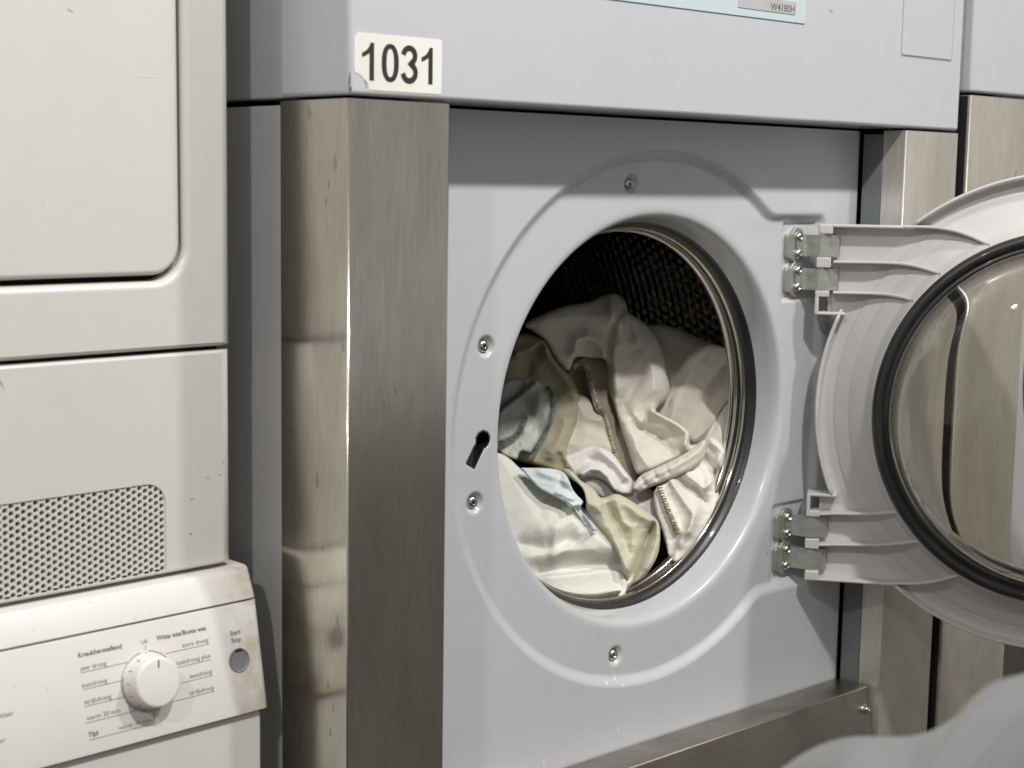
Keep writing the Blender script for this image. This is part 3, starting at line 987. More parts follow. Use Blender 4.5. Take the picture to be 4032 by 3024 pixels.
nh = oval(NX0 + 0.49, 0.0, 0.215, 0.215, 64, 2.0)
panel('door_panel', rrect(NX0 + 0.152, NX0 + 0.828, -0.351, 0.366, 0.002), [nh], 'paint', V, front(0, 0.0, 0), 0.001, 0.008, 0.004, 4, 0.04)
lathe('drum_wall', [(0.207, 0.041), (0.207, 0.060), (0.30, 0.070), (0.30, 0.42), (0.0001, 0.43)], 'drum', V, frame((NX0 + 0.49, 0, 0), (1, 0, 0), (0, 0, 1), (0, 1, 0)), 64)
post(NX0 + 0.829, NX0 + 0.98, FLOOR + 0.03, 0.3668, -PF, 0.0365, V, side=-1, mat='steel_hazy_lit')
boxmesh('plinth', (NX0 + 0.02, 0.0, FLOOR), (NX0 + 0.96, 0.86, FLOOR + 0.03), 'black', V)

# ------------------------------------------------------------------ stacked household dryers on the left
DA = math.radians(2.0)
UX = Vector((math.cos(DA), math.sin(DA), 0))
UN = Vector((math.sin(DA), -math.cos(DA), 0))
E0 = Vector((-0.496, 0.057, 0))
DF = lambda off: frame(E0 + UN * off, UX, (0, 0, 1), UN)
WD = 0.595
up = thing('tumble_dryer', E0 - UX * (WD / 2) - UN * 0.3 + Vector((0, 0, -0.089)), 'cream upper appliance with inset door and perforated vent, stacked on dryer', 'dryer')
ZU0, ZU1 = -0.0890, 0.74
def shell(name, x0, x1, z0, z1, hole, rh, hd, mw, big=0.011, small=0.003, depth=0.30, steps=6):
    """flat front with a well rounded right edge and tight top and bottom edges, optional opening"""
    out = []
    for (x, z, dx, dz) in ((x1, z1, -big, -small), (x1 - big - 0.0015, z1, 0, -small), (x0 + small + 0.0015, z1, 0, -small), (x0, z1, small, -small),
                           (x0, z0, small, small), (x0 + small + 0.0015, z0, 0, small), (x1 - big - 0.0015, z0, 0, small), (x1, z0, -big, small)):
        out.append((x, z, dx, dz))
    n_ = len(out)
    flat = [[Vector((x + dx, z + dz, 0)) for x, z, dx, dz in out]]
    hl = [tuple(v) for v in offset_loop(hole, -rh)]
    flat.append([Vector((x, z, 0)) for x, z in hl])
    vs = [v for lp in flat for v in lp]
    fs, sm = [], []
    for t in tessellate_polygon(flat):
        a, b_, c = (vs[i_] for i_ in t)
        if ((b_ - a).cross(c - a)).z < 0:
            t = (t[0], t[2], t[1])
        fs.append(tuple(t)); sm.append(False)
    prev = list(range(n_))
    for k in range(1, steps + 2):
        a = math.pi / 2 * min(k, steps) / steps
        ids = []
        for x, z, dx, dz in out:
            rr = max(abs(dx), abs(dz))
            ids.append(len(vs))
            vs.append(Vector((x + dx * (1 - math.sin(a)), z + dz * (1 - math.sin(a)), -rr * (1 - math.cos(a)) if k <= steps else -depth)))
        for q in range(n_):
            fs.append((prev[q], ids[q], ids[(q + 1) % n_], prev[(q + 1) % n_])); sm.append(k <= steps)
        prev = ids
    b0, m_ = n_, len(hl)
    prev = list(range(b0, b0 + m_))
    for k in range(1, steps + 2):
        a = math.pi / 2 * min(k, steps) / steps
        ring = offset_loop(hl, rh * math.sin(a))
        ids = []
        for x, z in ring:
            ids.append(len(vs))
            vs.append(Vector((x, z, -rh * (1 - math.cos(a)) if k <= steps else -hd)))
        for q in range(m_):
            fs.append((prev[(q + 1) % m_], ids[(q + 1) % m_], ids[q], prev[q])); sm.append(k <= steps)
        prev = ids
    return mk(name, vs, fs, 'dryer', up, sm, mw)
ho = rrect(-WD + 0.046, -0.0440, 0.1650, ZU1 - 0.06, 0.030, 10)
UF = shell('front_frame', -WD, 0.0040, 0.1068, ZU1, ho, 0.0065, 0.02, DF(0))
dl = rrect(-WD + 0.0492, -0.0472, 0.1702, ZU1 - 0.064, 0.027, 10)
UD = panel('appliance_door', dl, [], 'dryer', up, DF(-0.0022), 0.0045, 0, 0.018, 5)
gh = rrect(-WD + 0.066, -0.0660, -0.0858, -0.0080, (0.0185, 0.0185, 0.001, 0.001), 10)
LP = shell('lower_front', -WD, 0.0032, ZU0, 0.1030, gh, 0.0003, 0.0012, DF(-0.0004))
# perforated vent plate behind the opening
pv, pc = 0.00611, 0.00529
verts, faces = [], []
vid = {}
for i in range(-2, 92):
    for j in range(-1, 15):
        cx_, cz_ = -0.0640 - pc * i, -0.0075 - pv * j - (pv / 2 if i % 2 else 0)
        if cz_ < -0.0860:
            continue
        hx = []
        for k in range(12):
            a = 2 * math.pi * k / 12
            rr = pv / math.sqrt(3) if k % 2 == 0 else pv / 2
            p = (round(cx_ + rr * math.cos(a), 5), round(cz_ + rr * math.sin(a), 5))
            if p not in vid:
                vid[p] = len(verts)
                verts.append((p[0], p[1], -0.0010))
            hx.append(vid[p])
        c1, c2, c3 = [], [], []
        for k in range(12):
            a = 2 * math.pi * k / 12
            for lst, rr, zz in ((c1, 0.00243, -0.0010), (c2, 0.00222, -0.0014), (c3, 0.00210, -0.0060)):
                lst.append(len(verts))
                verts.append((cx_ + rr * math.cos(a), cz_ + rr * math.sin(a), zz))
        for k in range(12):
            k2 = (k + 1) % 12
            faces.append((hx[k], hx[k2], c1[k2], c1[k]))
            faces.append((c1[k], c1[k2], c2[k2], c2[k]))
            faces.append((c2[k], c2[k2], c3[k2], c3[k]))
VG = mk('vent_grille', verts, faces, 'dryer', up, False, DF(-0.0004))
boxmesh('vent_backing', (-WD + 0.05, -0.0875, -0.05), (-0.05, -0.0005, -0.014), 'void', up, 0, DF(0))
boxmesh('cabinet', (-WD + 0.003, ZU0 + 0.003, -0.60), (-0.003, ZU1 - 0.003, -0.055), 'dryer', up, 0.004, DF(0))
boxmesh('seam_core', (-WD + 0.006, 0.095, -0.05), (-0.006, 0.115, -0.011), 'void', up, 0, DF(0))
boxmesh('door_well', (-WD + 0.03, 0.12, -0.05), (-0.02, ZU1 - 0.03, -0.021), 'void', up, 0, DF(0))

def scuff(px, l, w, ang, mat, off, parent):
    c = hit_plane([px], E0 + UN * off, UN)[0]
    a = math.radians(ang)
    d = UX * math.cos(a) + Vector((0, 0, 1)) * math.sin(a)
    n_ = UX * -math.sin(a) + Vector((0, 0, 1)) * math.cos(a)
    c = Vector(c) + UN * 0.0002
    rs = random.Random(int(px[0] * 7 + px[1]))
    pts = []
    for k in range(9):
        t = -1 + 2 * k / 8
        pts.append(c + d * (l * t) + n_ * (w * (1 - t * t) * rs.uniform(0.4, 1.2) + w * 0.15))
    for k in range(8, -1, -1):
        t = -1 + 2 * k / 8
        pts.append(c + d * (l * t) - n_ * (w * (1 - t * t) * rs.uniform(0.4, 1.2)))
    mk('scuff_mark', pts, [(k, k + 1, 16 - k, 17 - k) for k in range(8)], mat, parent)
for px, l, w, an in (((276, 42), 0.003, 0.0005, -25), ((818, 1882), 0.0022, 0.0004, -35), ((755, 1965), 0.0018, 0.0006, 10), ((865, 1870), 0.0018, 0.0004, -40), ((752, 2103), 0.0016, 0.0007, -30), ((4, 1510), 0.0060, 0.0005, -65), ((880, 1820), 0.0012, 0.0006, 40)):
    scuff(px, l, w, an, 'scuff', -0.0004 if px[1] > 1000 else -0.0022, up)
for px, l, w, an in (((582, 302), 0.019, 0.00035, 1), ((130, 422), 0.003, 0.0005, 0), ((462, 960), 0.020, 0.00025, 84), ((180, 800), 0.008, 0.0007, 100)):
    scuff(px, l, w, an, 'scale', -0.0022, up)

# lower dryer: sloping control panel with programme dial
UO = 0.0135
low = thing('tumble_dryer', E0 + UX * (UO - WD / 2) - UN * 0.27 + Vector((0, 0, FLOOR)), 'white tumble dryer with programme dial and start button, under the cream appliance', 'dryer')
def sect(name, pts, mat, u0, u1, rnd=0.006, parent=low):
    """solid with the given (offset, z) outline, its ends rounded off"""
    P = np.array(pts)
    n = len(P)
    cen = P.mean(0)
    ends = []
    vs = []
    us = [(u0, 1.0), (u0 + 0.0001, 0.0)]
    rings = []
    k = 6
    seq = [(u0 + rnd * (1 - math.sin(math.pi / 2 * i / k)), rnd * (1 - math.cos(math.pi / 2 * i / k))) for i in range(k, -1, -1)]
    seq += [(u1 - rnd * (1 - math.sin(math.pi / 2 * i / k)), rnd * (1 - math.cos(math.pi / 2 * i / k))) for i in range(0, k + 1)]
    # inset only the front (largest offset) side of the outline
    om = P[:, 0].max()
    for (u, ins) in [(u0, rnd)] + [(a, b_) for a, b_ in seq] + [(u1, rnd)]:
        ring = []
        for (o_, z_) in P:
            oo = o_ - ins if o_ > om - 0.06 else o_
            p = E0 + UX * u + UN * oo
            ring.append(len(vs))
            vs.append((p.x, p.y, z_))
        rings.append(ring)
    fs, sm = [], []
    for a, b_ in zip(rings, rings[1:]):
        for i in range(n):
            fs.append((a[i], a[(i + 1) % n], b_[(i + 1) % n], b_[i]))
            sm.append(True)
    fs.append(tuple(rings[0])); fs.append(tuple(rings[-1])[::-1]); sm += [False, False]
    me_o = mk(name, vs, fs, mat, parent, sm)
    recalc(me_o.data)
    md = me_o.modifiers.new('edges', 'EDGE_SPLIT')
    md.split_angle = math.radians(28)
    return me_o
sect('top_trim', [(-0.58, -0.0930), (0.0070, -0.0930), (0.0095, -0.0937), (0.0112, -0.0955), (0.0215, -0.1185), (0.0213, -0.1192), (0.019, -0.1195), (-0.58, -0.1195)], 'dryer_low', UO - WD, UO, 0.007)
sect('control_panel', [(-0.58, -0.1210), (0.0200, -0.1210), (0.0219, -0.1213), (0.0224, -0.1220), (0.0398, -0.2155), (0.0398, -0.2163), (0.0388, -0.2167), (-0.58, -0.2167)], 'dryer_low', UO - WD, UO, 0.007)
boxmesh('cabinet', (UO - WD + 0.004, FLOOR, -0.575), (UO - 0.0045, -0.2185, 0.0345), 'dryer_body', low, 0.005, DF(0))
boxmesh('trim_gap', (UO - WD + 0.01, -0.125, -0.4), (UO - 0.012, -0.117, 0.012), 'void', low, 0, DF(0))
A_ = E0 + UN * 0.022 + Vector((0, 0, -0.1205))
B_ = E0 + UN * 0.040 + Vector((0, 0, -0.2167))
SD = (B_ - A_).normalized()
SN = UX.cross(-SD).normalized()
if SN.dot(UN) < 0:
    SN = -SN
CPF = lambda off: frame(A_ + SN * off, UX, -SD, SN)
PRT = CPF(0.0004)
def line(x0, y0, x1, y1, w=0.00028, mat='print'):
    d = Vector((x1 - x0, y1 - y0)).normalized()
    p = Vector((-d.y, d.x)) * w
    return mk('print_line', [(x0 + p.x, -y0 - p.y * -1 * -1, 0), (x0 - p.x, -y0 + p.y, 0), (x1 - p.x, -y1 + p.y, 0), (x1 + p.x, -y1 - p.y, 0)], [(0, 1, 2, 3)], mat, low, False, PRT)
def lab(body, x0, x1, s, bold=0.006, mat='print', h=0.0039):
    text('print_label', body, mat, low, PRT, x0, x1, -s, h, bold)
lab('Kreukherstellend', -0.1652, -0.1252, 0.0174, 0.018, 'print_dark', 0.0040)
for body, x0, x1, s, lx in (('zeer droog', -0.1648, -0.1409, 0.0284, -0.1212), ('kastdroog', -0.1645, -0.1418, 0.0422, -0.1292), ('strijkdroog', -0.1642, -0.1396, 0.0560, -0.1278), ('warm 20 min.', -0.1638, -0.1325, 0.0693, -0.1185)):
    lab(body, x0, x1, s)
    ls = {0.0284: 0.0300, 0.0422: 0.0439, 0.0560: 0.0577, 0.0693: 0.0713}[s]
    line(-0.1648, ls, lx, ls)
lab('warm 40 min.', -0.1362, -0.1046, 0.0835)
lab('Tijd', -0.1640, -0.1552, 0.0830, 0.018, 'print_dark')
line(-0.1634, 0.0855, -0.1028, 0.0855)
line(-0.1028, 0.0855, -0.1028, 0.0762)
lab('Uit', -0.1066, -0.1008, 0.0177)
line(-0.1034, 0.0195, -0.1034, 0.0230)
lab('Witte was/Bonte was', -0.0922, -0.0432, 0.0175, 0.018, 'print_dark', 0.0041)
for body, x0, s, ls, lx in (('extra droog', -0.0683, 0.0280, 0.0300, -0.0853), ('kastdroog plus', -0.0755, 0.0418, 0.0438, -0.0750), ('kastdroog', -0.0640, 0.0556, 0.0576, -0.0737), ('strijkdroog', -0.0660, 0.0696, 0.0715, -0.0847)):
    lab(body, x0, -0.0420, s)
    line(lx, ls, -0.0420, ls)
lab('Start', -0.0193, -0.0086, 0.0272, 0.012, 'print_dark', 0.0042)
lab('Stop', -0.0188, -0.0089, 0.0338, 0.012, 'print_dark', 0.0042)
lab('/klaar', -0.2385, -0.2250, 0.0508)
lab('er', -0.2405, -0.2340, 0.0700)
# dial
KC = (-0.1045, -0.0496)
KF = frame(CPF(0) @ Vector((KC[0], KC[1], 0)), UX, -SD, SN)
for (a0, a1, r) in ((100, 262, 0.0254), (-200, -100, 0.0242), (262, 330, 0.0254), (20, 82, 0.0254)):
    ar = np.radians(np.linspace(a0, a1, 40))
    vs = [((r - 0.0003) * math.cos(a), (r - 0.0003) * math.sin(a), 0.0005) for a in ar] + [((r + 0.0002) * math.cos(a), (r + 0.0002) * math.sin(a), 0.0005) for a in ar]
    mk('print_arc', vs, [(i, i + 1, 41 + i, 40 + i) for i in range(39)], 'print_red', low, False, KF)
lathe('print_dot', [(0.0001, 0.0005), (0.0011, 0.0005)], 'print_red', low, frame(CPF(0) @ Vector((-0.1034, -0.0265, 0)), UX, -SD, SN), 16)
KN = lathe('dial', [(0.0236, 0.0), (0.0236, 0.0012), (0.0232, 0.0020), (0.0222, 0.0060), (0.0214, 0.0155), (0.0210, 0.0172), (0.0200, 0.0182), (0.0180, 0.0186), (0.0001, 0.0188)], 'knob', low, KF, 64)
mk('dial_mark', [(-0.0005, 0.0125, 0.01905), (0.0005, 0.0125, 0.01905), (0.0005, 0.0190, 0.0190), (-0.0005, 0.0190, 0.0190)], [(0, 1, 2, 3)], 'ink', KN, False, KF @ Matrix.Rotation(math.radians(-4), 4, 'Z'))
for a in (118, 146, 174, 202, 230):
    ar = math.radians(a)
    m_ = KF @ Matrix.Rotation(ar, 4, 'Z')
    mk('dial_tick', [(0.0229, -0.0004, 0.0042), (0.0229, 0.0004, 0.0042), (0.0222, 0.0004, 0.0090), (0.0222, -0.0004, 0.0090)], [(0, 1, 2, 3)], 'print', KN, False, m_)
BF = frame(CPF(0) @ Vector((-0.0131, -0.0501, 0)), UX, -SD, SN)
bt = lathe('start_button', [(0.0108, 0.0002), (0.0104, 0.0009), (0.0100, 0.0009), (0.0096, 0.0004), (0.0070, -0.0002 + 0.0006), (0.0001, 0.0003)], 'button', low, BF, 40)
ar = np.radians(np.linspace(68, 112, 12))
mk('button_slot', [(0.0078 * math.cos(a), 0.0078 * math.sin(a), 0.0010) for a in ar] + [(0.0100 * math.cos(a), 0.0100 * math.sin(a), 0.0012) for a in ar], [(i, i + 1, 13 + i, 12 + i) for i in range(11)], 'ink', bt, False, BF)

# ------------------------------------------------------------------ laundry in the drum
FABR = dict(white=(0.70, 0.70, 0.64), cream=(0.65, 0.62, 0.54), beige=(0.57, 0.54, 0.465), olive=(0.37, 0.335, 0.225), khaki=(0.55, 0.535, 0.405), blue=(0.63, 0.70, 0.715),
            grey=(0.46, 0.48, 0.44), brown=(0.28, 0.245, 0.19), pale=(0.68, 0.665, 0.63), ivory=(0.72, 0.695, 0.635), sack=(0.175, 0.175, 0.18))
for k, c in FABR.items():
    MAT['f_' + k] = fabric('cloth_' + k, c, 0.15, 0.62 if k in ('khaki', 'ivory', 'cream') else 0.85, 0.08)
MAT['zip_brass'] = plain('brass_zip', (0.36, 0.31, 0.20), 0.5, 0.5)
MAT['tape_tan'] = fabric('zip_tape_tan', (0.37, 0.325, 0.25))
MAT['tape_dark'] = fabric('zip_tape_dark', (0.17, 0.18, 0.185))
MAT['zip_dark'] = plain('dark_zip', (0.13, 0.135, 0.14), 0.5, 0.1)
PA = lambda *p: [(1900 + 0.5199 * x, 800 + 0.5199 * y) for x, y in p]
PB = lambda *p: [(1900 + 0.5425 * x, 1550 + 0.5425 * y) for x, y in p]
HK = 0.62
HN = np.array([-0.5, -1.0, HK]) / math.sqrt(1.25 + HK * HK)
HP = np.array([0, 0.112, -0.19])
def seg_dist(p, poly, closed=True):
    """distance to polyline, nearest point"""
    q = np.array(poly, float)
    a = q if closed else q[:-1]
    b_ = np.roll(q, -1, 0) if closed else q[1:]
    best = np.full(len(p), 1e9)
    near = np.zeros((len(p), 2))
    side = np.zeros(len(p))
    for s, e in zip(a, b_):
        v = e - s
        t = np.clip(((p - s) @ v) / max(v @ v, 1e-9), 0, 1)
        c = s + t[:, None] * v
        d = np.hypot(*(p - c).T)
        m_ = d < best
        best[m_] = d[m_]
        near[m_] = c[m_]
        side[m_] = (v[0] * (p[m_, 1] - s[1]) - v[1] * (p[m_, 0] - s[0]))
    return best, near, np.sign(side)
def inside(p, poly):
    q = np.array(poly, float)
    r = np.zeros(len(p), bool)
    j = len(q) - 1
    for i in range(len(q)):
        c = ((q[i, 1] > p[:, 1]) != (q[j, 1] > p[:, 1])) & (p[:, 0] < (q[j, 0] - q[i, 0]) * (p[:, 1] - q[i, 1]) / (q[j, 1] - q[i, 1] + 1e-12) + q[i, 0])
        r ^= c
        j = i
    return r
def smooth_poly(pts, it=2):
    q = np.array(pts, float)
    for _ in range(it):
        a = q * 0.75 + np.roll(q, -1, 0) * 0.25
        b_ = q * 0.25 + np.roll(q, -1, 0) * 0.75
        q = np.stack([a, b_], 1).reshape(-1, 2)
    return q
def wrink(p, amp, lam, ang, seed):
    rs = np.random.RandomState(seed)
    h = np.zeros(len(p))
    for k in range(7):
        a = math.radians(ang) + rs.normal() * 0.45
        l_ = lam * (0.45 + 1.1 * rs.rand())
        w = rs.rand() * 6.28
        wx = 22 * np.sin(p[:, 1] / (lam * 0.9) + w) + 16 * np.sin(p[:, 0] / (lam * 1.3) + 2 * w)
        ph = ((p[:, 0] * math.cos(a) + p[:, 1] * math.sin(a)) + wx) * 2 * math.pi / l_ + rs.rand() * 6.28
        s = np.sin(ph)
        mod = 0.5 + 0.5 * np.sin(p[:, 0] / (lam * 1.7) + p[:, 1] / (lam * 2.1) + rs.rand() * 6.28)
        h += (1 - np.abs(s)) ** 1.5 * mod * (l_ / lam)
    return amp * h / 3.0
def lay(q, h):
    d = rays(q)
    t = ((HP - CAM) @ HN + h) / (d @ HN)
    return CAM + d * t[:, None]
def height(p, sp):
    h = np.full(len(p), sp.get('h0', 0.0))
    for rd in sp.get('ridges', []):
        pts, w, H = rd[0], rd[1], rd[2]
        kind = rd[3] if len(rd) > 3 else 'g'
        d, _, sd = seg_dist(p, pts, False)
        if kind == 'g':
            h += H * (0.55 * np.exp(-(d / w) ** 2) + 0.45 * np.exp(-d / (0.7 * w)))
        elif kind == 'c':
            h += H * np.exp(-d / w)
        elif kind == 's':
            h += H * 0.5 * (1 + np.tanh(sd * d / w)) * np.exp(-(d / (w * 6)) ** 2)
    for (c, w, H) in sp.get('bumps', []):
        h += H * np.exp(-(((p[:, 0] - c[0]) / w[0]) ** 2 + ((p[:, 1] - c[1]) / w[1]) ** 2))
    if 'tilt' in sp:
        (x0, y0), gx, gy = sp['tilt']
        h += (p[:, 0] - x0) * gx + (p[:, 1] - y0) * gy
    for i, (amp, lam, ang) in enumerate(sp.get('wr', [])):
        h += wrink(p, amp * (0.85 if i == 0 else 0.45), lam * 1.25, ang, sp.get('seed', 1) + i)
    return h
def garment(name, label, cat, mat, sp, step=4.5, group='clothes and linen in the drum'):
    poly = smooth_poly(sp['poly'], 2)
    x0, y0 = poly.min(0) - step
    x1, y1 = poly.max(0) + step
    gx, gy = np.arange(x0, x1 + step, step), np.arange(y0, y1 + step, step)
    X, Y = np.meshgrid(gx, gy)
    p = np.stack([X.ravel(), Y.ravel()], 1)
    ins = inside(p, poly)
    d, near, _ = seg_dist(p, poly)
    nx = len(gx)
    I = ins.reshape(X.shape)
    cells = I[:-1, :-1] | I[1:, :-1] | I[:-1, 1:] | I[1:, 1:]
    jj, ii = np.nonzero(cells)
    quads = np.stack([jj * nx + ii, jj * nx + ii + 1, (jj + 1) * nx + ii + 1, (jj + 1) * nx + ii], 1)
    used = np.unique(quads)
    remap = -np.ones(len(p), int)
    remap[used] = np.arange(len(used))
    q = p.copy()
    q[~ins] = near[~ins]
    q = q[used]
    dd = np.where(ins, d, 0)[used]
    h = height(q, sp)
    rw, rdp = sp.get('roll', (40, 0.012))
    rw, rdp = rw * 0.62, rdp * 0.62
    t = np.clip(dd / rw, 0, 1)
    h = h - rdp * (1 - np.sqrt(np.maximum(1 - (1 - t) ** 2, 0)))
    P = lay(q, h)
    faces = remap[quads]
    # drop collapsed cells
    o = mk(name, P.tolist(), faces[:, ::-1].tolist(), mat, None, True)
    sol = o.modifiers.new('thickness', 'SOLIDIFY')
    sol.thickness = 0.0016
    sol.offset = -1
    sm = o.modifiers.new('soften', 'SMOOTH')
    sm.iterations = 1
    sm.factor = 0.35
    tag(o, label, cat, group)
    return o
def zipper(parent, pts, sp, mat, tooth=0.0016, pitch=0.0030, lift=0.0022, wid=0.0021):
    q = np.array(pts, float)
    t = np.concatenate([[0], np.cumsum(np.hypot(*np.diff(q, axis=0).T))])
    u = np.linspace(0, t[-1], 160)
    pp = np.stack([np.interp(u, t, q[:, 0]), np.interp(u, t, q[:, 1])], 1)
    for _ in range(10):
        pp[1:-1] = (pp[:-2] + 2 * pp[1:-1] + pp[2:]) / 4
    h = height(pp, sp)
    P = lay(pp, h + lift)
    s = np.concatenate([[0], np.cumsum(np.linalg.norm(np.diff(P, axis=0), axis=1))])
    n = int(s[-1] / pitch)
    verts, faces = [], []
    for k in range(n):
        a = (k + 0.5) * pitch
        c = np.array([np.interp(a, s, P[:, i]) for i in range(3)])
        c2 = np.array([np.interp(a + 0.001, s, P[:, i]) for i in range(3)])
        tv = c2 - c
        tv /= max(np.linalg.norm(tv), 1e-9)
        sv = np.cross(tv, HN)
        sv /= np.linalg.norm(sv)
        nv = np.cross(sv, tv)
        off = sv * (0.0004 if k % 2 else -0.0004)
        b0 = len(verts)
        for dz in (-1, 1):
            for (dx, dy) in ((-1, -1), (1, -1), (1, 1), (-1, 1)):
                verts.append(c + off + sv * wid * dx + tv * pitch * 0.30 * dy + nv * 0.0011 * dz)
        for f in ((0, 3, 2, 1), (4, 5, 6, 7), (0, 1, 5, 4), (1, 2, 6, 5), (2, 3, 7, 6), (3, 0, 4, 7)):
            faces.append(tuple(b0 + i for i in f))
    o = mk('zip_teeth', verts, faces, mat, parent)
    o['kind'] = 'stuff'
    # woven tape either side
    vs, fs = [], []
    for k in range(len(P)):
        tv = P[min(k + 1, len(P) - 1)] - P[max(k - 1, 0)]
        tv /= max(np.linalg.norm(tv), 1e-9)
        sv = np.cross(tv, HN)
        sv /= np.linalg.norm(sv)
        for w, z in ((-0.0030, -0.0034), (-0.0023, -0.0012), (0.0023, -0.0012), (0.0030, -0.0034)):
            vs.append(P[k] + sv * w + HN * z)
    for k in range(len(P) - 1):
        for j in range(3):
            fs.append((k * 4 + j, k * 4 + j + 1, (k + 1) * 4 + j + 1, (k + 1) * 4 + j))
    mk('zip_tape', vs, fs, 'tape_tan' if mat == 'zip_brass' else 'tape_dark', parent, True)
    return o

G = {}
# back right: beige garment
G['beige'] = dict(poly=PA((1180, 900), (1260, 925), (1350, 915), (1480, 945), (1600, 1000), (1750, 1060), (1880, 1110), (2010, 1180), (2010, 1560)) + PB((1930, 200), (1760, 420), (1560, 470), (1300, 420), (1080, 200)) + PA((1180, 1300)),
    h0=-0.010, roll=(70, 0.020), seed=11, wr=[(0.0045, 170, 70), (0.002, 60, 20)],
    ridges=[(PA((1740, 1060), (1600, 1260), (1480, 1420), (1440, 1600)), 60, 0.012), (PA((1870, 1180), (1760, 1300), (1680, 1420)), 45, 0.010), (PA((1330, 960), (1450, 1150), (1480, 1330)), 38, -0.012),
            (PB((1790, 20), (1700, 150), (1620, 260), (1540, 330)), 30, 0.012), (PB((1380, 0), (1330, 120), (1300, 200)), 26, -0.008)])
# brown zipped garment in the middle
G['brown'] = dict(poly=PA((640, 1180), (720, 1150), (960, 1130), (1010, 1300), (1010, 1560)) + PB((1010, 200), (1080, 380), (1140, 560), (1120, 660), (1000, 640), (930, 520), (880, 330), (780, 120), (680, 40)) + PA((620, 1400)),
    h0=-0.006, roll=(45, 0.018), seed=21, wr=[(0.002, 80, 60)],
    ridges=[(PA((690, 1250), (760, 1190), (810, 1260), (840, 1400), (880, 1560)) , 20, 0.010), (PA((720, 1300), (740, 1400), (780, 1500)), 34, -0.018), (PB((1000, 100), (1040, 300), (1080, 500)), 26, 0.006)])
# tan inner garment
G['tan'] = dict(poly=PB((660, -20), (760, 20), (860, 130), (920, 300), (960, 420), (1040, 540), (1120, 650), (1240, 690), (1310, 850), (1330, 1010), (1200, 980), (980, 820), (760, 700), (640, 600), (560, 440), (600, 300)),
    h0=-0.004, roll=(40, 0.012), seed=31, wr=[(0.003, 110, 110)], ridges=[(PB((690, 60), (740, 160), (830, 190), (900, 190)), 24, 0.008), (PB((760, 300), (700, 420), (720, 520)), 50, 0.010)])
# pale shirt with an open cuff
G['pale'] = dict(poly=PB((560, 450), (640, 440), (740, 380), (860, 380), (950, 430), (1010, 520), (1060, 590), (1095, 625), (1085, 690), (1090, 730), (1030, 735), (965, 722), (930, 690), (890, 640), (830, 612), (760, 605), (715, 640), (640, 600)),
    h0=0.006, roll=(22, 0.010), seed=41, wr=[(0.0022, 90, 40)],
    ridges=[(PB((720, 580), (780, 545), (850, 550), (910, 600), (960, 690)), 20, 0.012), (PB((780, 480), (880, 500), (960, 560), (1020, 650)), 16, -0.006), (PB((860, 420), (950, 500), (1030, 600)), 22, 0.008)])
# olive garment upper left
G['olive'] = dict(poly=PA((120, 1560), (150, 1200), (230, 1020), (300, 985), (370, 985), (470, 1030), (500, 1090), (560, 1190), (650, 1290), (735, 1430), (750, 1539)) + PB((715, 60), (720, 150), (690, 230), (650, 330), (610, 420), (660, 500), (690, 570), (640, 600), (560, 590), (470, 560), (380, 520), (200, 480), (120, 300)),
    h0=0.000, roll=(42, 0.018), seed=51, wr=[(0.004, 130, 30), (0.0018, 60, 120)],
    ridges=[(PA((260, 1140), (360, 1110), (450, 1040), (480, 1100)), 24, 0.014), (PA((340, 1290), (360, 1180), (430, 1110)), 26, -0.012), (PA((480, 1120), (560, 1240), (640, 1340), (700, 1450)), 28, 0.012), (PA((640, 1450), (560, 1480), (560, 1560)), 30, 0.006),
            (PB((600, 200), (560, 320), (500, 420)), 34, 0.012), (PB((580, 420), (620, 500), (660, 560)), 18, 0.008)])
# grey-green zipped jacket at the left
G['grey'] = dict(poly=PA((90, 1500), (140, 1370), (200, 1335), (330, 1322), (400, 1335), (490, 1375), (545, 1440), (560, 1530)) + PB((530, 60), (530, 130), (505, 220), (465, 300), (410, 375), (375, 430), (345, 445), (300, 418), (268, 425), (250, 490), (190, 470), (120, 430), (60, 350), (60, 100)),
    h0=0.016, roll=(20, 0.010), seed=61, wr=[(0.0026, 70, 35), (0.0016, 38, 140)],
    ridges=[(PA((400, 1350), (330, 1410), (240, 1480), (150, 1545)), 16, 0.010), (PA((505, 1385), (548, 1460), (555, 1540)) + PB((525, 110), (500, 210), (440, 320), (380, 415)), 18, 0.009), (PB((300, 40), (330, 120), (380, 170), (400, 260)), 34, -0.014),
            (PB((420, 20), (400, 150), (350, 280)), 24, 0.006), (PB((325, 165), (280, 265), (190, 330), (140, 345)), 13, 0.008), (PB((250, 300), (200, 390), (150, 420)), 30, -0.006)])
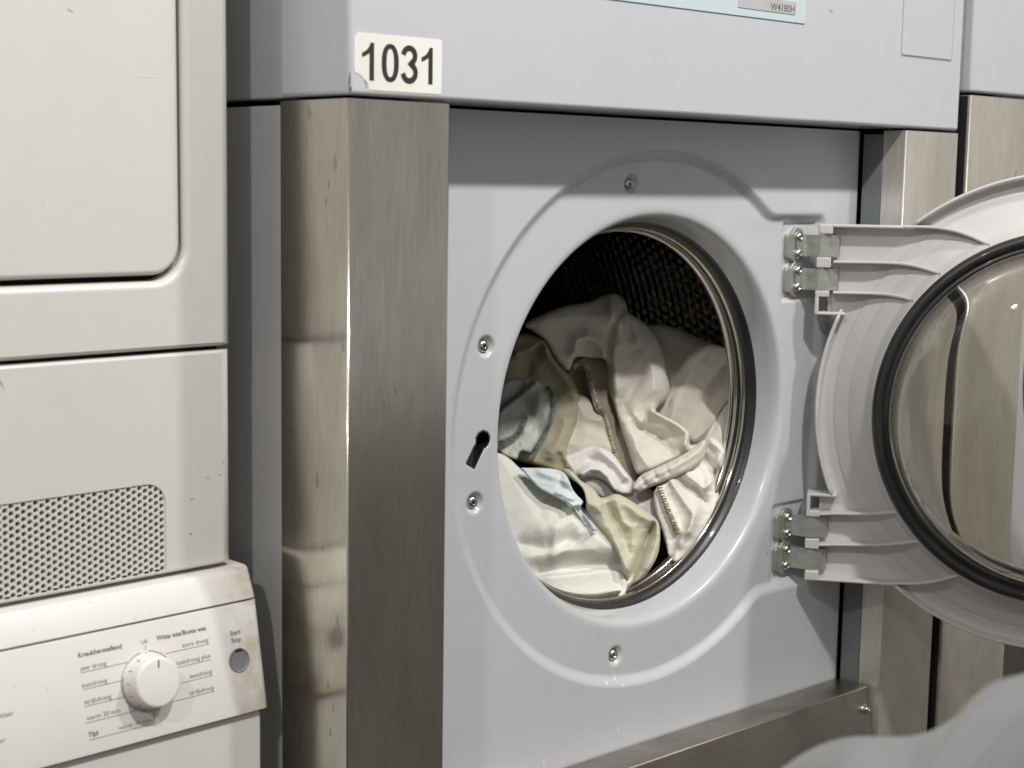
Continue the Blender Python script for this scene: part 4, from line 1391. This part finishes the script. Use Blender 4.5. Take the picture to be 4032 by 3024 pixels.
# big cream top over the heap
G['cream'] = dict(poly=PA((300, 930), (360, 880), (450, 842), (600, 778), (760, 757), (830, 742), (900, 700), (980, 680), (1045, 695), (1092, 755), (1102, 830), (1180, 868), (1255, 930), (1315, 1000), (1355, 1085), (1385, 1190), (1395, 1300), (1425, 1380), (1410, 1480)) +
    PB((1240, 120), (1300, 150), (1400, 200), (1480, 250), (1508, 300), (1500, 380), (1560, 360), (1570, 420), (1420, 470), (1300, 530), (1140, 600), (1100, 560), (1060, 420), (1000, 250), (950, 60)) + PA((945, 1400), (945, 1250), (930, 1172), (830, 1178), (740, 1165), (697, 1168), (680, 1230), (652, 1282), (600, 1240), (540, 1160), (500, 1085), (460, 1030), (380, 970)),
    h0=0.012, roll=(38, 0.018), seed=71, wr=[(0.0030, 150, 80), (0.0015, 60, 60)],
    ridges=[(PA((985, 690), (975, 800), (1005, 890)), 26, 0.012), (PA((1090, 800), (1030, 860), (1000, 920), (975, 1010), (955, 1150), (950, 1300), (965, 1450)), 13, -0.016), (PA((1060, 880), (1130, 960), (1230, 1080), (1290, 1250), (1300, 1400)), 70, 0.020),
            (PA((1090, 930), (1080, 880), (1120, 1000)), 20, -0.010), (PA((700, 1130), (720, 1040), (790, 1010), (880, 1060), (930, 1160)), 30, 0.016), (PA((770, 1100), (850, 1130)), 40, -0.012), (PA((500, 880), (700, 850), (900, 860)), 70, 0.012),
            (PA((1200, 1300), (1120, 1420), (1060, 1539)), 30, -0.008), (PA((1000, 1100), (1010, 1300), (1040, 1500)), 34, 0.010), (PB((1000, 40), (1100, 230), (1250, 330), (1380, 320)), 24, -0.008), (PB((1240, 130), (1330, 170), (1420, 220), (1490, 290), (1470, 370)), 22, 0.016),
            (PB((1170, 260), (1270, 300), (1360, 400)), 26, -0.014), (PB((1060, 200), (1130, 420), (1200, 520)), 30, 0.012), (PB((1100, 140), (1180, 260), (1160, 300)), 22, 0.008)])
# white jacket with a brass zip, lower right
G['ivory'] = dict(poly=PB((1232, 740), (1255, 680), (1340, 630), (1480, 560), (1560, 460), (1600, 330), (1700, 180), (1800, 30), (1900, 60), (1900, 400), (1800, 700), (1600, 1000), (1420, 1250), (1350, 1195), (1330, 1100), (1292, 960), (1252, 860)),
    h0=0.012, roll=(26, 0.012), seed=81, wr=[(0.0035, 85, 20), (0.0018, 45, 60)],
    ridges=[(PB((1300, 680), (1340, 800), (1400, 930), (1440, 1010)), 16, 0.006), (PB((1370, 640), (1450, 760), (1530, 880), (1500, 1000)), 20, 0.012), (PB((1440, 640), (1560, 700), (1610, 780)), 15, -0.012), (PB((1500, 600), (1600, 690), (1660, 640)), 18, 0.012), (PB((1620, 480), (1700, 560), (1690, 640)), 18, -0.012),
            (PB((1650, 330), (1740, 420), (1700, 520)), 24, 0.014), (PB((1700, 200), (1640, 320)), 20, -0.010), (PB((1560, 820), (1520, 940), (1440, 1080)), 26, 0.010), (PB((1400, 1010), (1370, 1180)), 14, -0.006)])
# its rolled waistband
G['band'] = dict(poly=PB((1078, 690), (1105, 640), (1150, 585), (1240, 545), (1330, 505), (1440, 450), (1540, 385), (1612, 318), (1626, 360), (1622, 420), (1600, 485), (1530, 545), (1430, 592), (1340, 630), (1240, 672), (1170, 700), (1132, 728), (1098, 712)),
    h0=0.026, roll=(30, 0.018), seed=91, wr=[(0.0024, 55, 35), (0.0012, 24, 20)],
    ridges=[(PB((1100, 680), (1250, 590), (1400, 530), (1560, 430), (1610, 360)), 16, 0.006), (PB((1150, 600), (1180, 660)), 9, -0.007), (PB((1240, 560), (1260, 610)), 8, -0.006), (PB((1330, 520), (1340, 570)), 8, -0.005)])
# large white sheet
G['sheet'] = dict(poly=PB((20, 420), (130, 428), (200, 470), (262, 535), (340, 590), (430, 640), (560, 720), (680, 790), (780, 870), (880, 930), (980, 1030), (1060, 1160), (1120, 1300), (1080, 1420), (700, 1440), (440, 1400), (250, 1250), (60, 900)),
    h0=0.022, roll=(30, 0.012), seed=101, wr=[(0.0022, 230, 55), (0.0007, 80, 30)],
    ridges=[(PB((150, 500), (300, 760), (420, 950)), 120, 0.010), (PB((430, 780), (420, 880), (480, 940), (560, 900)), 40, -0.005), (PB((500, 960), (650, 930), (800, 1030), (920, 1120)), 60, 0.014), (PB((280, 1090), (450, 1130), (640, 1060)), 30, -0.006), (PB((360, 1180), (560, 1140), (800, 1130)), 34, 0.006),
            (PB((420, 1300), (700, 1250), (1000, 1240)), 46, -0.015), (PB((540, 980), (520, 1100)), 20, 0.005), (PB((700, 1010), (620, 1120), (520, 1180)), 22, 0.005)])
# folded white towel lying on the drum lip
G['towel'] = dict(poly=PB((400, 1318), (560, 1306), (720, 1290), (880, 1264), (960, 1282), (1010, 1290), (1040, 1330), (1060, 1420), (1000, 1520), (700, 1560), (380, 1480), (340, 1360)),
    h0=0.030, roll=(18, 0.012), seed=111, wr=[(0.0016, 90, 80)], ridges=[(PB((480, 1345), (700, 1320), (900, 1300)), 26, 0.003), (PB((960, 1290), (1000, 1400)), 18, -0.005)])
# khaki cloth hanging over the sheet
G['khaki'] = dict(poly=PB((560, 560), (610, 535), (665, 570), (715, 635), (770, 660), (820, 700), (850, 755), (900, 752), (955, 722), (1010, 735), (1100, 790), (1190, 850), (1262, 905), (1288, 960), (1292, 1050), (1280, 1150), (1250, 1225), (1180, 1330), (1110, 1372), (1058, 1395), (1030, 1300), (985, 1170), (930, 1065), (885, 1010), (850, 970), (790, 900), (748, 850), (752, 780), (735, 700), (690, 650), (620, 610)),
    h0=0.036, roll=(26, 0.014), seed=121, wr=[(0.0030, 95, 110), (0.0014, 45, 60)],
    ridges=[(PB((1240, 950), (1190, 1060), (1130, 1220), (1062, 1385)), 15, -0.022), (PB((1270, 950), (1275, 1060), (1200, 1260)), 26, 0.010), (PB((860, 800), (960, 770), (1080, 830), (1220, 930)), 30, 0.012), (PB((760, 760), (860, 860), (960, 1040), (1040, 1260)), 30, 0.009), (PB((980, 830), (1020, 930), (1060, 960)), 18, 0.008),
            (PB((640, 580), (720, 680), (760, 800)), 22, 0.012), (PB((900, 800), (1000, 1000), (1060, 1150)), 24, -0.008), (PB((1120, 880), (1100, 1000), (1080, 1140)), 26, 0.006)])
# pale blue flap
G['blue'] = dict(poly=PB((262, 534), (330, 538), (430, 536), (530, 546), (600, 572), (632, 630), (650, 690), (690, 740), (738, 782), (716, 812), (712, 842), (762, 900), (800, 955), (846, 985), (806, 1004), (768, 992), (722, 920), (668, 846), (640, 806), (560, 768), (470, 722), (400, 686), (340, 618), (300, 570)),
    h0=0.044, roll=(9, 0.006), seed=131, wr=[(0.0030, 60, 60), (0.0014, 26, 20)],
    ridges=[(PB((640, 812), (716, 806)), 10, 0.006), (PB((690, 830), (770, 960)), 14, -0.010), (PB((740, 880), (810, 980)), 8, 0.006), (PB((560, 590), (560, 650), (640, 720)), 16, -0.006), (PB((420, 570), (500, 600), (600, 640)), 18, 0.005), (PB((540, 720), (580, 730), (660, 770)), 9, 0.005)])
INFO = [('beige', 'garment', 'beige cotton garment slumped behind the cream top inside drum', 'clothing', 'f_beige'),
        ('brown', 'jacket', 'brown garment with curled brass zip in middle of the laundry', 'clothing', 'f_brown'),
        ('tan', 'garment', 'tan lining tucked between brown zipped garment and olive cloth', 'clothing', 'f_beige'),
        ('pale', 'shirt', 'pale shirt sleeve with open cuff in the laundry', 'clothing', 'f_pale'),
        ('olive', 'garment', 'olive cotton garment lying above the grey zipped jacket', 'clothing', 'f_olive'),
        ('grey', 'jacket', 'grey-green jacket with dark zips beside the drum opening edge', 'clothing', 'f_grey'),
        ('cream', 'garment', 'large cream garment heaped on top of the laundry', 'clothing', 'f_cream'),
        ('ivory', 'jacket', 'white satin jacket with open brass zip at drum lip', 'clothing', 'f_ivory'),
        ('band', 'waistband', 'gathered cream waistband rolled across the white zipped jacket', 'clothing', 'f_cream'),
        ('sheet', 'bed_sheet', 'large smooth white sheet bulging at bottom of the drum', 'sheet', 'f_white'),
        ('towel', 'towel', 'folded white cloth lying flat along the drum lip', 'towel', 'f_white'),
        ('khaki', 'garment', 'yellowish khaki cloth hanging in a point over white sheet', 'clothing', 'f_khaki'),
        ('blue', 'cloth', 'crinkled pale blue cloth flap lying on white sheet', 'cloth', 'f_blue')]
OBJ = {}
for key, nm, lb, ct, mt in INFO:
    OBJ[key] = garment(nm, lb, ct, mt, G[key])
zipper(OBJ['brown'], PA((690, 1250), (720, 1205), (770, 1200), (800, 1250), (830, 1380), (870, 1539)) + PB((885, 150), (930, 290), (955, 400), (1000, 520)), G['brown'], 'zip_brass', pitch=0.0026, wid=0.0016, lift=0.0042)
zipper(OBJ['ivory'], PB((1285, 670), (1330, 790), (1380, 910), (1420, 1005)), G['ivory'], 'zip_brass', pitch=0.0034, wid=0.0023, lift=0.0055)
zipper(OBJ['grey'], PA((398, 1348), (330, 1408), (250, 1470), (160, 1540), (120, 1575)), G['grey'], 'zip_dark', pitch=0.0022, wid=0.0012, lift=0.0034)
zipper(OBJ['grey'], PA((500, 1385), (540, 1450), (548, 1530)) + PB((520, 110), (500, 200), (440, 310), (385, 405)), G['grey'], 'zip_dark', pitch=0.0022, wid=0.0012, lift=0.0016)
zipper(OBJ['grey'], PB((322, 168), (285, 255), (230, 310), (140, 345)), G['grey'], 'zip_dark', pitch=0.0022, wid=0.0012, lift=0.0034)

# ------------------------------------------------------------------ soft laundry sack in the foreground
def sack():
    c = np.array([-0.7229, -0.7537])
    verts, faces = [], []
    nz, na_ = 60, 192
    ztop = -0.0762
    for i in range(nz + 1):
        t = i / nz
        z = FLOOR + (ztop - FLOOR) * t
        for k in range(na_):
            a = 2 * math.pi * k / na_
            r = 0.3056 * (1 - max(0, (t - 0.86) / 0.14) ** 2) ** 0.5 if t < 1 else 0.0
            r *= 0.93 + 0.07 * math.sin(math.pi * min(t, 1))
            r *= 1 + 0.045 * math.sin(3 * a + 4 * t) + 0.03 * math.sin(7 * a - 9 * t) + 0.018 * math.sin(13 * a + 17 * t)
            zz = z + 0.018 * t * math.sin(2 * a + 0.6) + 0.010 * t * math.sin(5 * a + 3) + 0.012 * max(0, t - 0.8) * 5 * math.sin(9 * a + 3.0 * math.sin(2 * a) + 26 * t) + 0.962 * t ** 4 * r * (0.743 * math.cos(a) - 0.669 * math.sin(a))
            verts.append((c[0] + r * math.cos(a), c[1] + r * math.sin(a), max(zz, FLOOR)))
    for i in range(nz):
        for k in range(na_):
            faces.append((i * na_ + k, i * na_ + (k + 1) % na_, (i + 1) * na_ + (k + 1) % na_, (i + 1) * na_ + k))
    faces.append(tuple(range(na_))[::-1])
    o = mk('laundry_sack', verts, faces, 'f_sack', None, True)
    return tag(o, 'pale grey fabric laundry sack, out of focus in front of machines', 'sack')
sack()
